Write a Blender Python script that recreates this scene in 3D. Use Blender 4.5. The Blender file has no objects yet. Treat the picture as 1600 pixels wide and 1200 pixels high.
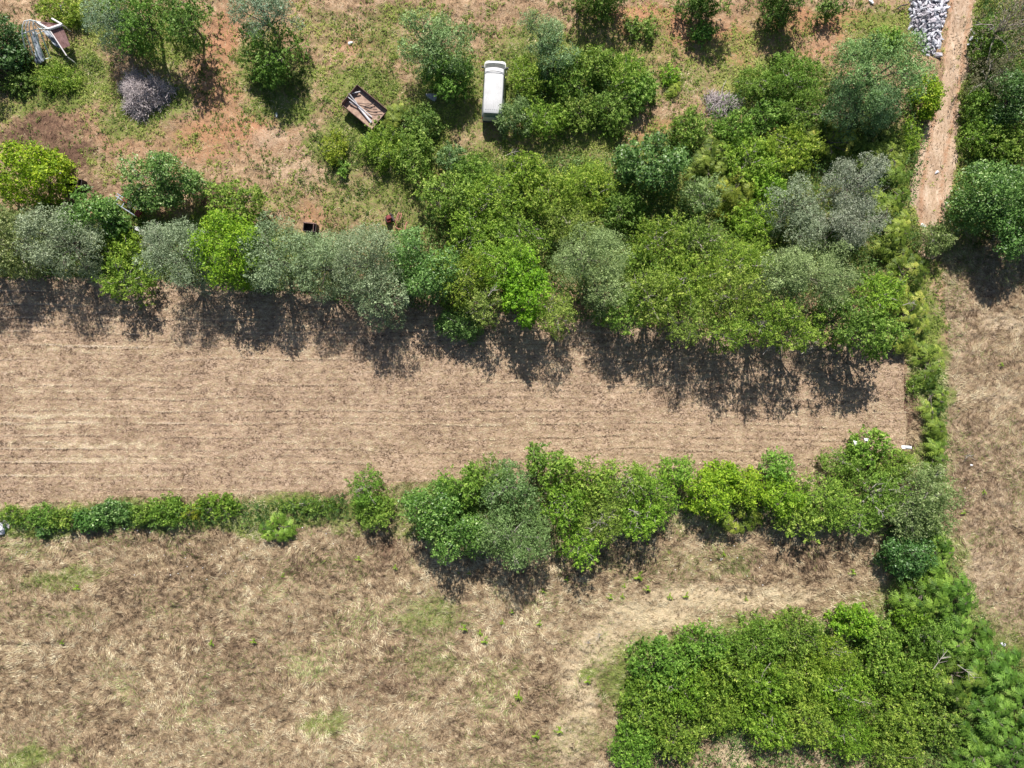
import bpy, math, random
import numpy as np
from mathutils import Vector

# ------------------------------------------------------------------ camera, sky, sun, exposure
H = 61.0                       # height of the drone above the field, metres
FPX = 1066.7                   # focal length in photo pixels (24 mm lens on 36 mm)
SC = bpy.context.scene
COL = SC.collection
cam_data = bpy.data.cameras.new('camera')
cam_data.sensor_width = 36.0
cam_data.lens = 24.0
cam_data.clip_end = 4000.0
cam = bpy.data.objects.new('camera', cam_data)
cam.location = (0, 0, H)
cam.rotation_euler = (0, 0, 0)
COL.objects.link(cam)
SC.camera = cam

SUN_EL = math.radians(45.0)
SUN_AZ = math.radians(-2.0)     # from the top of the picture (+Y), a touch to the left
world = bpy.data.worlds.new('World')
SC.world = world
world.use_nodes = True
wn = world.node_tree.nodes
wl = world.node_tree.links
wn.clear()
sky = wn.new('ShaderNodeTexSky')
sky.sky_type = 'NISHITA'
sky.sun_disc = False
sky.sun_elevation = SUN_EL
sky.sun_rotation = SUN_AZ
bg = wn.new('ShaderNodeBackground')
bg.inputs['Strength'].default_value = 0.06
wo = wn.new('ShaderNodeOutputWorld')
wl.new(sky.outputs[0], bg.inputs[0])
wl.new(bg.outputs[0], wo.inputs[0])

sun_data = bpy.data.lights.new('sun', 'SUN')
sun_data.energy = 5.0
sun_data.angle = math.radians(0.5)
sun_data.color = (1.0, 0.95, 0.88)
sun = bpy.data.objects.new('sun', sun_data)
to_sun = Vector((math.sin(SUN_AZ) * math.cos(SUN_EL), math.cos(SUN_AZ) * math.cos(SUN_EL), math.sin(SUN_EL)))
sun.rotation_euler = to_sun.to_track_quat('Z', 'Y').to_euler()
COL.objects.link(sun)
SC.view_settings.view_transform = 'Standard'
SC.view_settings.look = 'None'
SC.view_settings.gamma = 1.0
SC.view_settings.use_curve_mapping = False
SC.view_settings.exposure = 0.52

# ------------------------------------------------------------------ helpers
def P(px, py, z=0.0):
    s = (H - z) / FPX
    return ((px - 800.0) * s, (600.0 - py) * s, z)

def PX(x, y):                   # ground point -> photo pixel (z = 0)
    return x * FPX / H + 800.0, 600.0 - y * FPX / H

def link(name, me, parent=None, mats=()):
    ob = bpy.data.objects.new(name, me)
    COL.objects.link(ob)
    if parent is not None:
        ob.parent = parent
    for m in mats:
        me.materials.append(m)
    return ob

def thing(name, label, cat, loc=(0, 0, 0), rz=0.0, group=None):
    o = bpy.data.objects.new(name, None)
    o.empty_display_size = 0.2
    COL.objects.link(o)
    o.location = loc
    o.rotation_euler = (0, 0, rz)
    o['label'] = label
    o['category'] = cat
    if group:
        o['group'] = group
    return o

def tag(o, label, cat, group=None):
    o['label'] = label
    o['category'] = cat
    if group:
        o['group'] = group
    return o

def np_mesh(name, verts, faces, k, tint=None, smooth=False):
    """verts (N,3), faces (M,k) numpy arrays -> mesh, fast"""
    me = bpy.data.meshes.new(name)
    nv, nf = len(verts), len(faces)
    me.vertices.add(nv)
    me.vertices.foreach_set('co', np.ascontiguousarray(verts, dtype=np.float32).ravel())
    me.loops.add(nf * k)
    me.loops.foreach_set('vertex_index', np.ascontiguousarray(faces, dtype=np.int32).ravel())
    me.polygons.add(nf)
    me.polygons.foreach_set('loop_start', np.arange(0, nf * k, k, dtype=np.int32))
    me.polygons.foreach_set('use_smooth', np.full(nf, smooth, dtype=bool))
    if tint is not None:
        a = me.attributes.new('tint', 'FLOAT', 'FACE')
        a.data.foreach_set('value', np.ascontiguousarray(tint, dtype=np.float32))
    me.update(calc_edges=True)
    return me

def norm(v):
    return v / np.maximum(np.linalg.norm(v, axis=-1, keepdims=True), 1e-6)

def leaves_vf(pos, axis, nrm, L, W):
    axis = norm(axis)
    side = norm(np.cross(nrm, axis))
    up = np.cross(axis, side)
    L = np.broadcast_to(L, (len(pos),))[:, None]
    W = np.broadcast_to(W, (len(pos),))[:, None]
    a = pos - axis * L * .5 - side * W * .5
    b = pos - axis * L * .35 + side * W * .5 + up * W * .15
    c = pos + axis * L * .5
    v = np.stack([a, b, c], 1).reshape(-1, 3)
    f = np.arange(len(pos) * 3).reshape(-1, 3)
    return v, f

def leaf_mesh(name, pos, axis, nrm, L, W, tint):
    v, f = leaves_vf(pos, axis, nrm, L, W)
    return np_mesh(name, v, f, 3, tint)

_tab = np.random.RandomState(7).rand(256, 256)
def vnoise(x, y, s, seed=0):
    x = x / s + seed * 17.31
    y = y / s + seed * 9.73
    xi = np.floor(x).astype(int)
    yi = np.floor(y).astype(int)
    fx = x - xi
    fy = y - yi
    fx = fx * fx * (3 - 2 * fx)
    fy = fy * fy * (3 - 2 * fy)
    g = lambda i, j: _tab[i & 255, j & 255]
    return (g(xi, yi) * (1 - fx) + g(xi + 1, yi) * fx) * (1 - fy) + (g(xi, yi + 1) * (1 - fx) + g(xi + 1, yi + 1) * fx) * fy

def fbm(x, y, s, seed=0, o=4):
    r = 0
    a = 1.0
    t = 0
    for k in range(o):
        r = r + a * vnoise(x, y, s / 2 ** k, seed + k * 3)
        t += a
        a *= .55
    return r / t                 # 0..1, mean .5

def inside(px, py, poly):
    r = np.zeros(np.shape(px), bool)
    n = len(poly)
    for i in range(n):
        x0, y0 = poly[i]
        x1, y1 = poly[(i + 1) % n]
        c = ((y0 > py) != (y1 > py)) & (px < (x1 - x0) * (py - y0) / ((y1 - y0) if y1 != y0 else 1e-9) + x0)
        r ^= c
    return r

def blobs(px, py, lst):
    r = np.zeros(np.shape(px))
    for (cx, cy, rx, ry, v) in lst:
        d = ((px - cx) / rx) ** 2 + ((py - cy) / ry) ** 2
        r = np.maximum(r, v * np.exp(-d * d * .7)) if v > 0 else r + v * np.exp(-d * d * .7)
    return np.clip(r, 0, 1)

# ------------------------------------------------------------------ materials
def new_mat(name):
    m = bpy.data.materials.new(name)
    m.use_nodes = True
    nt = m.node_tree
    for n in list(nt.nodes):
        nt.nodes.remove(n)
    out = nt.nodes.new('ShaderNodeOutputMaterial')
    return m, nt, out

def ramp(nt, stops, interp='LINEAR'):
    r = nt.nodes.new('ShaderNodeValToRGB')
    cr = r.color_ramp
    cr.interpolation = interp
    while len(cr.elements) < len(stops):
        cr.elements.new(0.5)
    for e, (p, c) in zip(cr.elements, stops):
        e.position = p
        e.color = (c[0], c[1], c[2], 1)
    return r

def attr(nt, name):
    a = nt.nodes.new('ShaderNodeAttribute')
    a.attribute_name = name
    return a

def noise(nt, scale, detail=4, rough=.6, vec=None):
    n = nt.nodes.new('ShaderNodeTexNoise')
    n.inputs['Scale'].default_value = scale
    n.inputs['Detail'].default_value = detail
    n.inputs['Roughness'].default_value = rough
    if vec is not None:
        nt.links.new(vec, n.inputs['Vector'])
    return n

def math_n(nt, op, a, b=None, clamp=False):
    m = nt.nodes.new('ShaderNodeMath')
    m.operation = op
    m.use_clamp = clamp
    for i, v in enumerate((a, b)):
        if v is None:
            continue
        if isinstance(v, (int, float)):
            m.inputs[i].default_value = v
        else:
            nt.links.new(v, m.inputs[i])
    return m.outputs[0]

def mix_c(nt, fac, a, b, mode='MIX'):
    m = nt.nodes.new('ShaderNodeMix')
    m.data_type = 'RGBA'
    m.blend_type = mode
    if isinstance(fac, (int, float)):
        m.inputs[0].default_value = fac
    else:
        nt.links.new(fac, m.inputs[0])
    for i, v in ((6, a), (7, b)):
        if isinstance(v, tuple):
            m.inputs[i].default_value = (v[0], v[1], v[2], 1)
        else:
            nt.links.new(v, m.inputs[i])
    return m.outputs[2]

def foliage_mat(name, stops, trans=.28, rough=.55, spec=.25):
    """leaf colours by leaf tint; each plant shifts them by its own object colour"""
    m, nt, out = new_mat(name)
    t = attr(nt, 'tint')
    r = ramp(nt, stops)
    nt.links.new(t.outputs['Fac'], r.inputs[0])
    oi = nt.nodes.new('ShaderNodeObjectInfo')
    c = mix_c(nt, 1.0, r.outputs[0], oi.outputs['Color'], 'MULTIPLY')
    b = nt.nodes.new('ShaderNodeBsdfPrincipled')
    nt.links.new(c, b.inputs['Base Color'])
    b.inputs['Roughness'].default_value = rough
    b.inputs['Specular IOR Level'].default_value = spec
    tr = nt.nodes.new('ShaderNodeBsdfTranslucent')
    tc = mix_c(nt, 1.0, c, (1.0, 1.15, .55), 'MULTIPLY')
    nt.links.new(tc, tr.inputs['Color'])
    mx = nt.nodes.new('ShaderNodeMixShader')
    mx.inputs[0].default_value = trans
    nt.links.new(b.outputs[0], mx.inputs[1])
    nt.links.new(tr.outputs[0], mx.inputs[2])
    nt.links.new(mx.outputs[0], out.inputs[0])
    return m

def solid_mat(name, c1, c2, scale=3.0, rough=.6, metal=0.0, bump=.0, detail=5, spec=.4):
    m, nt, out = new_mat(name)
    tc = nt.nodes.new('ShaderNodeTexCoord')
    n = noise(nt, scale, detail, .65, tc.outputs['Object'])
    r = ramp(nt, [(.36, c1), (.64, c2)])
    nt.links.new(n.outputs[0], r.inputs[0])
    b = nt.nodes.new('ShaderNodeBsdfPrincipled')
    nt.links.new(r.outputs[0], b.inputs['Base Color'])
    b.inputs['Roughness'].default_value = rough
    b.inputs['Metallic'].default_value = metal
    b.inputs['Specular IOR Level'].default_value = spec
    if bump:
        bp = nt.nodes.new('ShaderNodeBump')
        bp.inputs['Strength'].default_value = bump
        bp.inputs['Distance'].default_value = .05
        nt.links.new(n.outputs[0], bp.inputs['Height'])
        nt.links.new(bp.outputs[0], b.inputs['Normal'])
    nt.links.new(b.outputs[0], out.inputs[0])
    return m

FM = {
    'olive': foliage_mat('olive_leaves', [(0, (.085, .12, .07)), (.4, (.21, .265, .155)), (.75, (.40, .47, .31)), (1, (.60, .67, .50))], .14, .5),
    'lime': foliage_mat('lime_leaves', [(0, (.06, .13, .012)), (.45, (.19, .33, .025)), (.8, (.36, .52, .05)), (1, (.50, .60, .10))], .28),
    'green': foliage_mat('green_leaves', [(0, (.045, .10, .018)), (.45, (.13, .225, .048)), (.8, (.26, .385, .10)), (1, (.42, .51, .20))], .26),
    'dark': foliage_mat('dark_green_leaves', [(0, (.03, .08, .02)), (.45, (.09, .18, .05)), (.8, (.19, .32, .11)), (1, (.40, .50, .28))], .26, .42, .4),
    'yellow': foliage_mat('yellow_green_leaves', [(0, (.07, .11, .015)), (.35, (.18, .25, .035)), (.7, (.36, .42, .075)), (1, (.60, .57, .16))], .26),
    'ash': foliage_mat('ash_green_leaves', [(0, (.08, .11, .03)), (.45, (.19, .25, .06)), (.8, (.34, .40, .11)), (1, (.52, .52, .22))], .30),
    'pale': foliage_mat('pale_green_leaves', [(0, (.09, .15, .065)), (.45, (.21, .30, .125)), (.8, (.39, .50, .27)), (1, (.62, .70, .50))], .25),
    'grey': foliage_mat('grey_green_leaves', [(0, (.12, .14, .105)), (.45, (.23, .25, .19)), (.8, (.36, .37, .31)), (1, (.50, .50, .45))], .12),
    'dead': foliage_mat('dead_brown_leaves', [(0, (.12, .09, .06)), (.5, (.24, .19, .13)), (1, (.42, .35, .26))], .1),
    'bloom': foliage_mat('yellow_bloom_leaves', [(0, (.30, .32, .03)), (.5, (.55, .52, .05)), (1, (.75, .68, .12))], .3),
}
M_STRAW = foliage_mat('straw_blades', [(0, (.075, .048, .03)), (.22, (.17, .11, .07)), (.5, (.37, .275, .16)), (.8, (.58, .465, .295)), (1, (.76, .66, .46))], .12, .7, .15)
M_GRASSG = foliage_mat('green_grass_blades', [(0, (.13, .16, .045)), (.5, (.28, .32, .11)), (1, (.50, .52, .25))], .25, .7, .15)
M_WEED = foliage_mat('weed_leaves', [(0, (.045, .085, .015)), (.4, (.155, .225, .038)), (.75, (.32, .40, .075)), (1, (.50, .50, .16))], .3)
M_BARK = solid_mat('bark', (.09, .07, .055), (.22, .19, .16), 8, .9, bump=.4)
M_TWIG = solid_mat('grey_twig', (.32, .275, .275), (.62, .55, .55), 5, .85)
M_PALETWIG = solid_mat('pale_twig', (.26, .23, .20), (.46, .42, .38), 5, .85)
M_WHITE = solid_mat('white_van_paint', (.50, .50, .505), (.58, .58, .59), 2.2, .5, spec=.25)
M_VANSEAM = solid_mat('van_seam_grey', (.25, .26, .28), (.34, .35, .37), 4, .6)
M_GLASS = solid_mat('van_glass', (.06, .07, .08), (.10, .115, .125), 2, .12, spec=.7)
M_RGLASS = solid_mat('van_rear_glass', (.10, .16, .19), (.14, .21, .24), 2, .15, spec=.7)
M_RUBBER = solid_mat('rubber', (.02, .02, .02), (.04, .04, .04), 9, .8)
M_BUMPER = solid_mat('grey_plastic', (.06, .06, .065), (.10, .10, .10), 6, .7)
M_LAMP = solid_mat('lamp_lens', (.55, .55, .55), (.65, .65, .65), 4, .15, spec=.8)
M_REDLAMP = solid_mat('red_lamp_lens', (.45, .02, .02), (.5, .03, .03), 4, .2)
M_RUST = solid_mat('rusty_steel', (.10, .06, .055), (.25, .155, .13), 6, .8, bump=.3)
M_RUSTBED = solid_mat('rusty_bed_floor', (.27, .17, .13), (.46, .33, .25), 2.2, .85, bump=.3)
M_PIPE = solid_mat('grey_pipe', (.40, .40, .43), (.62, .61, .64), 3, .45)
M_TUBE = solid_mat('galvanised_tube', (.62, .66, .66), (.80, .83, .83), 3, .35, spec=.6)
M_SHEET = solid_mat('weathered_plastic_sheet', (.10, .13, .17), (.36, .40, .45), 1.6, .5, bump=.5)
M_MAROON = solid_mat('maroon_tin', (.17, .09, .085), (.32, .19, .18), 2.5, .7, bump=.2)
M_BEAM = solid_mat('white_beam', (.72, .68, .68), (.84, .80, .80), 3, .55)
M_STONE = solid_mat('white_limestone', (.42, .42, .47), (.74, .74, .80), 2.6, .8, bump=.5)
M_STONE2 = solid_mat('grey_limestone', (.34, .31, .35), (.58, .54, .58), 2.6, .85, bump=.5)
M_RUBBLE = solid_mat('rubble', (.20, .19, .22), (.48, .46, .50), 14, .9, bump=.6)
M_DARKIRON = solid_mat('dark_iron', (.028, .022, .024), (.075, .055, .055), 5, .7)
M_REDPAINT = solid_mat('faded_red_paint', (.13, .022, .025), (.30, .05, .05), 6, .6)
M_REDPIPE = solid_mat('rust_red_pipe', (.30, .11, .085), (.52, .24, .19), 4, .7)
M_BLUEGREY = solid_mat('blue_grey_paint', (.20, .25, .32), (.42, .46, .52), 5, .5)
M_PLASTIC = solid_mat('white_plastic_scrap', (.72, .73, .76), (.88, .88, .90), 3, .5)

# ------------------------------------------------------------------ the ground: regions and masks
TRACK = [(1492, -60), (1484, 20), (1470, 90), (1466, 150), (1447, 200), (1432, 240), (1422, 290), (1432, 340), (1436, 400),
         (1470, 400), (1484, 345), (1488, 300), (1500, 240), (1496, 190), (1500, 140), (1512, 100), (1522, 40), (1534, -60)]
STUBBLE = [(-300, 430), (200, 432), (600, 470), (900, 500), (1412, 545), (1412, 620), (1414, 700), (1350, 715), (1200, 742), (1050, 752),
           (850, 752), (700, 750), (600, 756), (500, 768), (350, 774), (200, 778), (50, 788), (-300, 800)]
RIGHTF = [(1472, 385), (1480, 500), (1478, 600), (1486, 700), (1490, 790), (1512, 870), (1545, 950), (1580, 1000), (1640, 1040), (1900, 1200),
          (1900, 385)]
ORCHARD_Y = 470

def warp(px, py):
    x, y = (px - 800) * H / FPX, (600 - py) * H / FPX
    return px + (fbm(x, y, 1.6, 31, 3) - .5) * 22, py + (fbm(x, y, 1.6, 47, 3) - .5) * 22

def region(px, py):
    """0 meadow, 1 stubble, 2 orchard, 3 track, 4 right field"""
    wx, wy = warp(px, py)
    r = np.zeros(np.shape(px), int)
    r[(wy < 560)] = 2
    r[inside(wx, wy, RIGHTF)] = 4
    r[inside((px + wx) / 2, (py * 2 + wy) / 3, STUBBLE)] = 1
    r[inside(wx, wy, TRACK)] = 3
    return r

GREEN = [(90, 130, 90, 60, .95), (150, 30, 60, 60, .8), (230, 150, 60, 40, .95), (270, 60, 50, 60, .8), (200, 190, 60, 30, .7), (30, 175, 60, 25, .7),
         (60, 235, 30, 14, .4), (430, 120, 80, 60, .7), (440, 170, 70, 30, .75), (560, 130, 70, 40, .8), (520, 40, 60, 40, .5), (600, 60, 50, 50, .6), (640, 20, 60, 20, .6),
         (540, 220, 50, 50, .9), (630, 220, 80, 80, .95), (560, 300, 60, 50, .6), (620, 300, 60, 60, .7), (700, 140, 70, 70, .8), (740, 190, 40, 40, .6),
         (870, 130, 140, 90, .95), (930, 50, 50, 40, .55), (1000, 70, 90, 50, .55), (1060, 120, 60, 30, .6), (1140, 80, 90, 50, .55), (1200, 60, 70, 60, .5),
         (1200, 130, 120, 50, .8), (1280, 20, 40, 30, .5), (1370, 60, 60, 50, .7), (950, 205, 60, 16, .4), (780, 245, 60, 20, .45),
         (350, 150, 60, 60, .35), (300, 210, 80, 30, .4), (480, 300, 60, 40, .4), (420, 310, 60, 20, .5), (170, 265, 50, 24, .45), (280, 240, 60, 20, .3),
         (1060, 330, 520, 140, .9), (250, 400, 330, 70, .9), (1440, 500, 26, 120, .75), (1460, 620, 26, 140, .8), (1545, 150, 60, 240, .9),
         (1330, 240, 120, 80, .9), (100, 815, 260, 26, .9), (480, 800, 220, 26, .7), (300, 810, 300, 22, .8), (1130, 800, 340, 40, .5), (690, 800, 90, 60, .7),
         # meadow patches
         (105, 905, 75, 20, .55), (660, 965, 70, 26, .5), (500, 1135, 40, 26, .55), (50, 1185, 60, 20, .6), (680, 1035, 90, 26, .38), (760, 1060, 60, 40, .34),
         (200, 1060, 70, 18, .3), (230, 1075, 60, 24, .3), (320, 990, 40, 18, .3), (480, 1035, 40, 30, .3), (960, 1060, 40, 60, .4), (925, 1062, 22, 12, .7),
         (900, 1150, 60, 50, .4), (1120, 1000, 130, 30, .6), (900, 960, 120, 40, .25), (1100, 880, 120, 30, .4), (1340, 960, 60, 40, .5), (1180, 1060, 240, 90, .9),
         (1480, 1080, 160, 130, .95), (1440, 900, 60, 90, .9), (1500, 1000, 60, 60, .9), (560, 870, 60, 20, .25), (40, 860, 50, 20, .35), (200, 855, 50, 14, .3),
         (1500, 650, 24, 260, .3), (1560, 560, 60, 60, .25), (1560, 720, 70, 90, .2), (1550, 430, 80, 30, .3)]
RED = [(400, 130, 120, 110, .32), (200, 215, 190, 34, .40), (1120, 60, 260, 60, .45), (335, 130, 50, 80, .55), (80, 200, 90, 40, .4), (560, 90, 80, 80, .35), (350, 60, 40, 70, .6), (350, 200, 90, 30, .65), (400, 210, 90, 40, .45), (320, 240, 70, 24, .5), (560, 60, 40, 30, .5), (480, 130, 30, 16, .3), (1000, 30, 90, 24, .7),
       (1100, 50, 90, 24, .7), (1250, 35, 60, 24, .8), (1330, 45, 60, 20, .95), (1150, 90, 60, 14, .6), (1020, 205, 60, 20, .7), (900, 225, 60, 14, .3),
       (690, 215, 20, 40, .5), (695, 260, 20, 30, .6), (490, 320, 40, 20, .5), (1430, 560, 20, 120, .35), (1200, 205, 30, 20, .5), (1385, 215, 16, 12, .8),
       (250, 255, 50, 30, .35), (470, 175, 60, 12, .3), (960, 165, 16, 12, .4), (780, 195, 40, 30, .3), (1290, 75, 70, 14, .5), (440, 40, 30, 50, .3)]
BROWN = [(60, 215, 110, 26, .7), (200, 205, 90, 14, .5), (80, 195, 90, 20, .55), (110, 255, 50, 30, .85), (160, 290, 60, 26, .6), (90, 240, 40, 20, .7), (330, 310, 40, 22, .9), (360, 280, 50, 20, .4), (230, 330, 40, 20, .6),
         (1270, 20, 30, 20, .5), (610, 25, 50, 10, .6), (640, 340, 26, 40, .5), (560, 340, 20, 16, .5), (620, 9, 90, 10, .5), (400, 320, 16, 30, .4), (1410, 620, 7, 70, 1.0), (1425, 640, 14, 60, .5),
         (160, 855, 60, 16, .6), (270, 870, 110, 20, .4), (240, 920, 130, 50, .45), (350, 1000, 110, 60, .5), (430, 920, 90, 40, .4), (560, 1000, 90, 50, .5), (350, 1080, 100, 50, .5),
         (600, 1080, 60, 40, .55), (100, 1010, 80, 40, .35), (240, 1150, 120, 40, .35), (700, 1150, 90, 40, .35), (1010, 900, 50, 30, .4), (620, 860, 30, 30, .6), (570, 880, 60, 16, .5),
         (970, 1070, 18, 30, .7), (1550, 760, 60, 70, .45), (1580, 860, 50, 60, .4), (1530, 480, 60, 60, .3), (1280, 870, 90, 22, .5), (600, 920, 60, 20, .3)]
PALE = [(1130, 932, 150, 20, .8), (1010, 962, 80, 24, .8), (935, 1005, 46, 40, .75), (905, 1080, 34, 60, .7), (892, 1150, 34, 60, .6), (1145, 1175, 22, 40, .9), (1375, 1185, 40, 16, .6), (1475, 1185, 26, 22, .6), (60, 590, 150, 3.6, 0.37), (110, 650, 130, 3.6, 0.56), (60, 665, 120, 3.6, 0.56), (130, 695, 150, 3.6, 0.62), (150, 717, 190, 3.6, 0.56), (190, 742, 140, 3.6, 0.43), (90, 742, 120, 3.6, 0.37),
        (60, 608, 130, 3.6, 0.37), (230, 660, 60, 3.6, 0.31), (580, 703, 50, 8, .4), (120, 545, 160, 6, .4), (700, 665, 300, 5, .25), (600, 690, 260, 5, .2), (1080, 925, 130, 20, .5), (920, 990, 70, 40, .4),
        (1330, 900, 60, 20, .4), (1000, 960, 90, 26, .6), (910, 1130, 40, 90, .5), (420, 215, 40, 24, .5), (460, 270, 60, 24, .45), (500, 250, 50, 40, .25), (1000, 950, 50, 20, .4), (440, 245, 50, 40, .35),
        (620, 900, 60, 24, .3), (100, 930, 60, 16, .3), (60, 1010, 80, 40, .3), (650, 1120, 60, 30, .4), (1570, 620, 50, 20, .5), (1560, 780, 30, 30, .4), (1575, 505, 30, 20, .6), (1530, 900, 30, 60, .5),
        (880, 1010, 80, 30, .4), (700, 885, 90, 20, .3), (180, 1170, 60, 14, .3), (960, 200, 60, 14, .5), (1040, 190, 50, 20, .3)]

def masks(x, y):
    px, py = PX(x, y)
    wx, wy = warp(px, py)
    wx = wx + (fbm(x, y, 4, 5) - .5) * 60
    wy = wy + (fbm(x, y, 4, 15) - .5) * 60
    g = blobs(wx, wy, GREEN)
    g = np.where(py < 470, np.clip(.14 + g * .80, 0, 1), np.where(py > 830, np.clip(g + .10, 0, 1), g))
    r = blobs(wx, wy, RED)
    b = blobs(wx, wy, BROWN)
    p = blobs(px + (fbm(x, y, 2, 6) - .5) * 60, py + (fbm(x, y, 1.2, 8) - .5) * 14, PALE)
    return g, r, b, p

def row_line(x, y):
    """thin ridges of chopped straw left by the mower, 1.35 m apart"""
    yy = (y + (fbm(x, y, 9, 12, 2) - .5) * .8 + (fbm(x, y, 1.2, 17, 2) - .5) * .12) / 1.18 * 2
    d = np.abs(yy - np.round(yy))
    k = np.round(yy).astype(int)
    amp = np.where(k % 2 == 0, 1.0, .45) * np.clip((fbm(x * .12, y, .7, 19, 2) - .25) * 2.8, .25, 1)
    return np.exp(-(d / .13) ** 2) * amp

def ground_z(x, y, reg=None):
    px, py = PX(x, y)
    if reg is None:
        reg = region(px, py)
    big = (fbm(x, y, 9.0, 2, 2) - .5) * .35
    z_me = (fbm(x, y, .8, 3, 4) - .5) * .36 + (vnoise(x, y, .30, 8) - .5) * .20
    z_st = row_line(x, y) * .05 - row_line(x, y + .16) * .05 + (fbm(x * .7, y, .40, 9, 3) - .5) * .10
    z_or = (fbm(x, y, 1.3, 4, 4) - .5) * .36 + (vnoise(x, y, .3, 13) - .5) * .10
    z_tr = (fbm(x, y * .4, .9, 14, 3) - .5) * .10 - .05
    z = np.choose(reg, [z_me, z_st, z_or, z_tr, z_me])
    return z + big * (reg != 3)

def axis_coords(lo, hi, step, far):
    core = np.arange(lo, hi + step * .5, step)
    out = []
    d = step
    v = hi
    while v < far:
        d *= 1.35
        v += d
        out.append(v)
    out = np.array(out)
    return np.concatenate([(lo - (out - hi))[::-1], core, out])

STEP = .15
gx = axis_coords(-49, 49, STEP, 1500)
gy = axis_coords(-38, 38, STEP, 1500)
GX, GY = np.meshgrid(gx, gy)
nxg, nyg = len(gx), len(gy)
PXg, PYg = PX(GX, GY)
reg_v = region(PXg, PYg)
GZ = ground_z(GX, GY, reg_v)
core_w = np.clip((60 - np.maximum(np.abs(GX), np.abs(GY) * 1.25)) / 10, 0, 1)
GZ = GZ * core_w
mg, mr, mb, mp = masks(GX, GY)
cxg = (GX[:-1, :-1] + GX[1:, 1:]) / 2
cyg = (GY[:-1, :-1] + GY[1:, 1:]) / 2
reg_f = region(*PX(cxg, cyg))
ids = np.arange(nxg * nyg).reshape(nyg, nxg)
quads = np.stack([ids[:-1, :-1], ids[:-1, 1:], ids[1:, 1:], ids[1:, :-1]], -1)
allv = np.stack([GX, GY, GZ], -1).reshape(-1, 3)

def ground_mat(name, base, dark, pale, red=(.43, .225, .13), brown=(.145, .085, .06), green=(.19, .225, .06), stretch=(1, 1, 1), s1=2.2, s2=9.0):
    m, nt, out = new_mat(name)
    L = nt.links
    tc = nt.nodes.new('ShaderNodeTexCoord')
    mp_ = nt.nodes.new('ShaderNodeMapping')
    mp_.inputs['Scale'].default_value = stretch
    L.new(tc.outputs['Object'], mp_.inputs['Vector'])
    v = mp_.outputs[0]
    n1 = noise(nt, s1, 6, .65, v)
    n2 = noise(nt, s2, 5, .7, v)
    n3 = noise(nt, .35, 4, .6, tc.outputs['Object'])
    n4 = noise(nt, 4.0, 5, .7, tc.outputs['Object'])
    f = math_n(nt, 'ADD', math_n(nt, 'MULTIPLY', n1.outputs[0], .5), math_n(nt, 'MULTIPLY', n2.outputs[0], .5))
    r = ramp(nt, [(.36, dark), (.50, base), (.66, pale)])
    L.new(f, r.inputs[0])
    c = r.outputs[0]
    big = ramp(nt, [(.35, (.82, .80, .79)), (.65, (1.10, 1.10, 1.10))])
    L.new(n3.outputs[0], big.inputs[0])
    c = mix_c(nt, 1.0, c, big.outputs[0], 'MULTIPLY')
    def patch(c, name_, col, lo=.35, gain=5.0, src=n4):
        a = attr(nt, name_).outputs['Fac']
        t = math_n(nt, 'SUBTRACT', math_n(nt, 'ADD', a, math_n(nt, 'MULTIPLY', src.outputs[0], 1.1)), .55 + lo)
        t = math_n(nt, 'MULTIPLY', t, gain, True)
        t = math_n(nt, 'MULTIPLY', t, math_n(nt, 'MULTIPLY', a, 1.6, True))
        return mix_c(nt, t, c, col)
    c = patch(c, 'm_red', red, .22, 3)
    c = patch(c, 'm_brown', brown, .40, 3)
    c = patch(c, 'm_pale', pale, .30, 3, n2)
    c = patch(c, 'm_green', green, .42, 3.5)
    fine = noise(nt, 22, 3, .7, v)
    fr = ramp(nt, [(.3, (.72, .72, .72)), (.7, (1.18, 1.18, 1.18))])
    L.new(fine.outputs[0], fr.inputs[0])
    c = mix_c(nt, 1.0, c, fr.outputs[0], 'MULTIPLY')
    b = nt.nodes.new('ShaderNodeBsdfPrincipled')
    b.inputs['Roughness'].default_value = .95
    b.inputs['Specular IOR Level'].default_value = .1
    L.new(c, b.inputs['Base Color'])
    bp = nt.nodes.new('ShaderNodeBump')
    bp.inputs['Strength'].default_value = 1.0
    bp.inputs['Distance'].default_value = .12
    L.new(f, bp.inputs['Height'])
    L.new(bp.outputs[0], b.inputs['Normal'])
    L.new(b.outputs[0], out.inputs[0])
    return m

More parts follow.
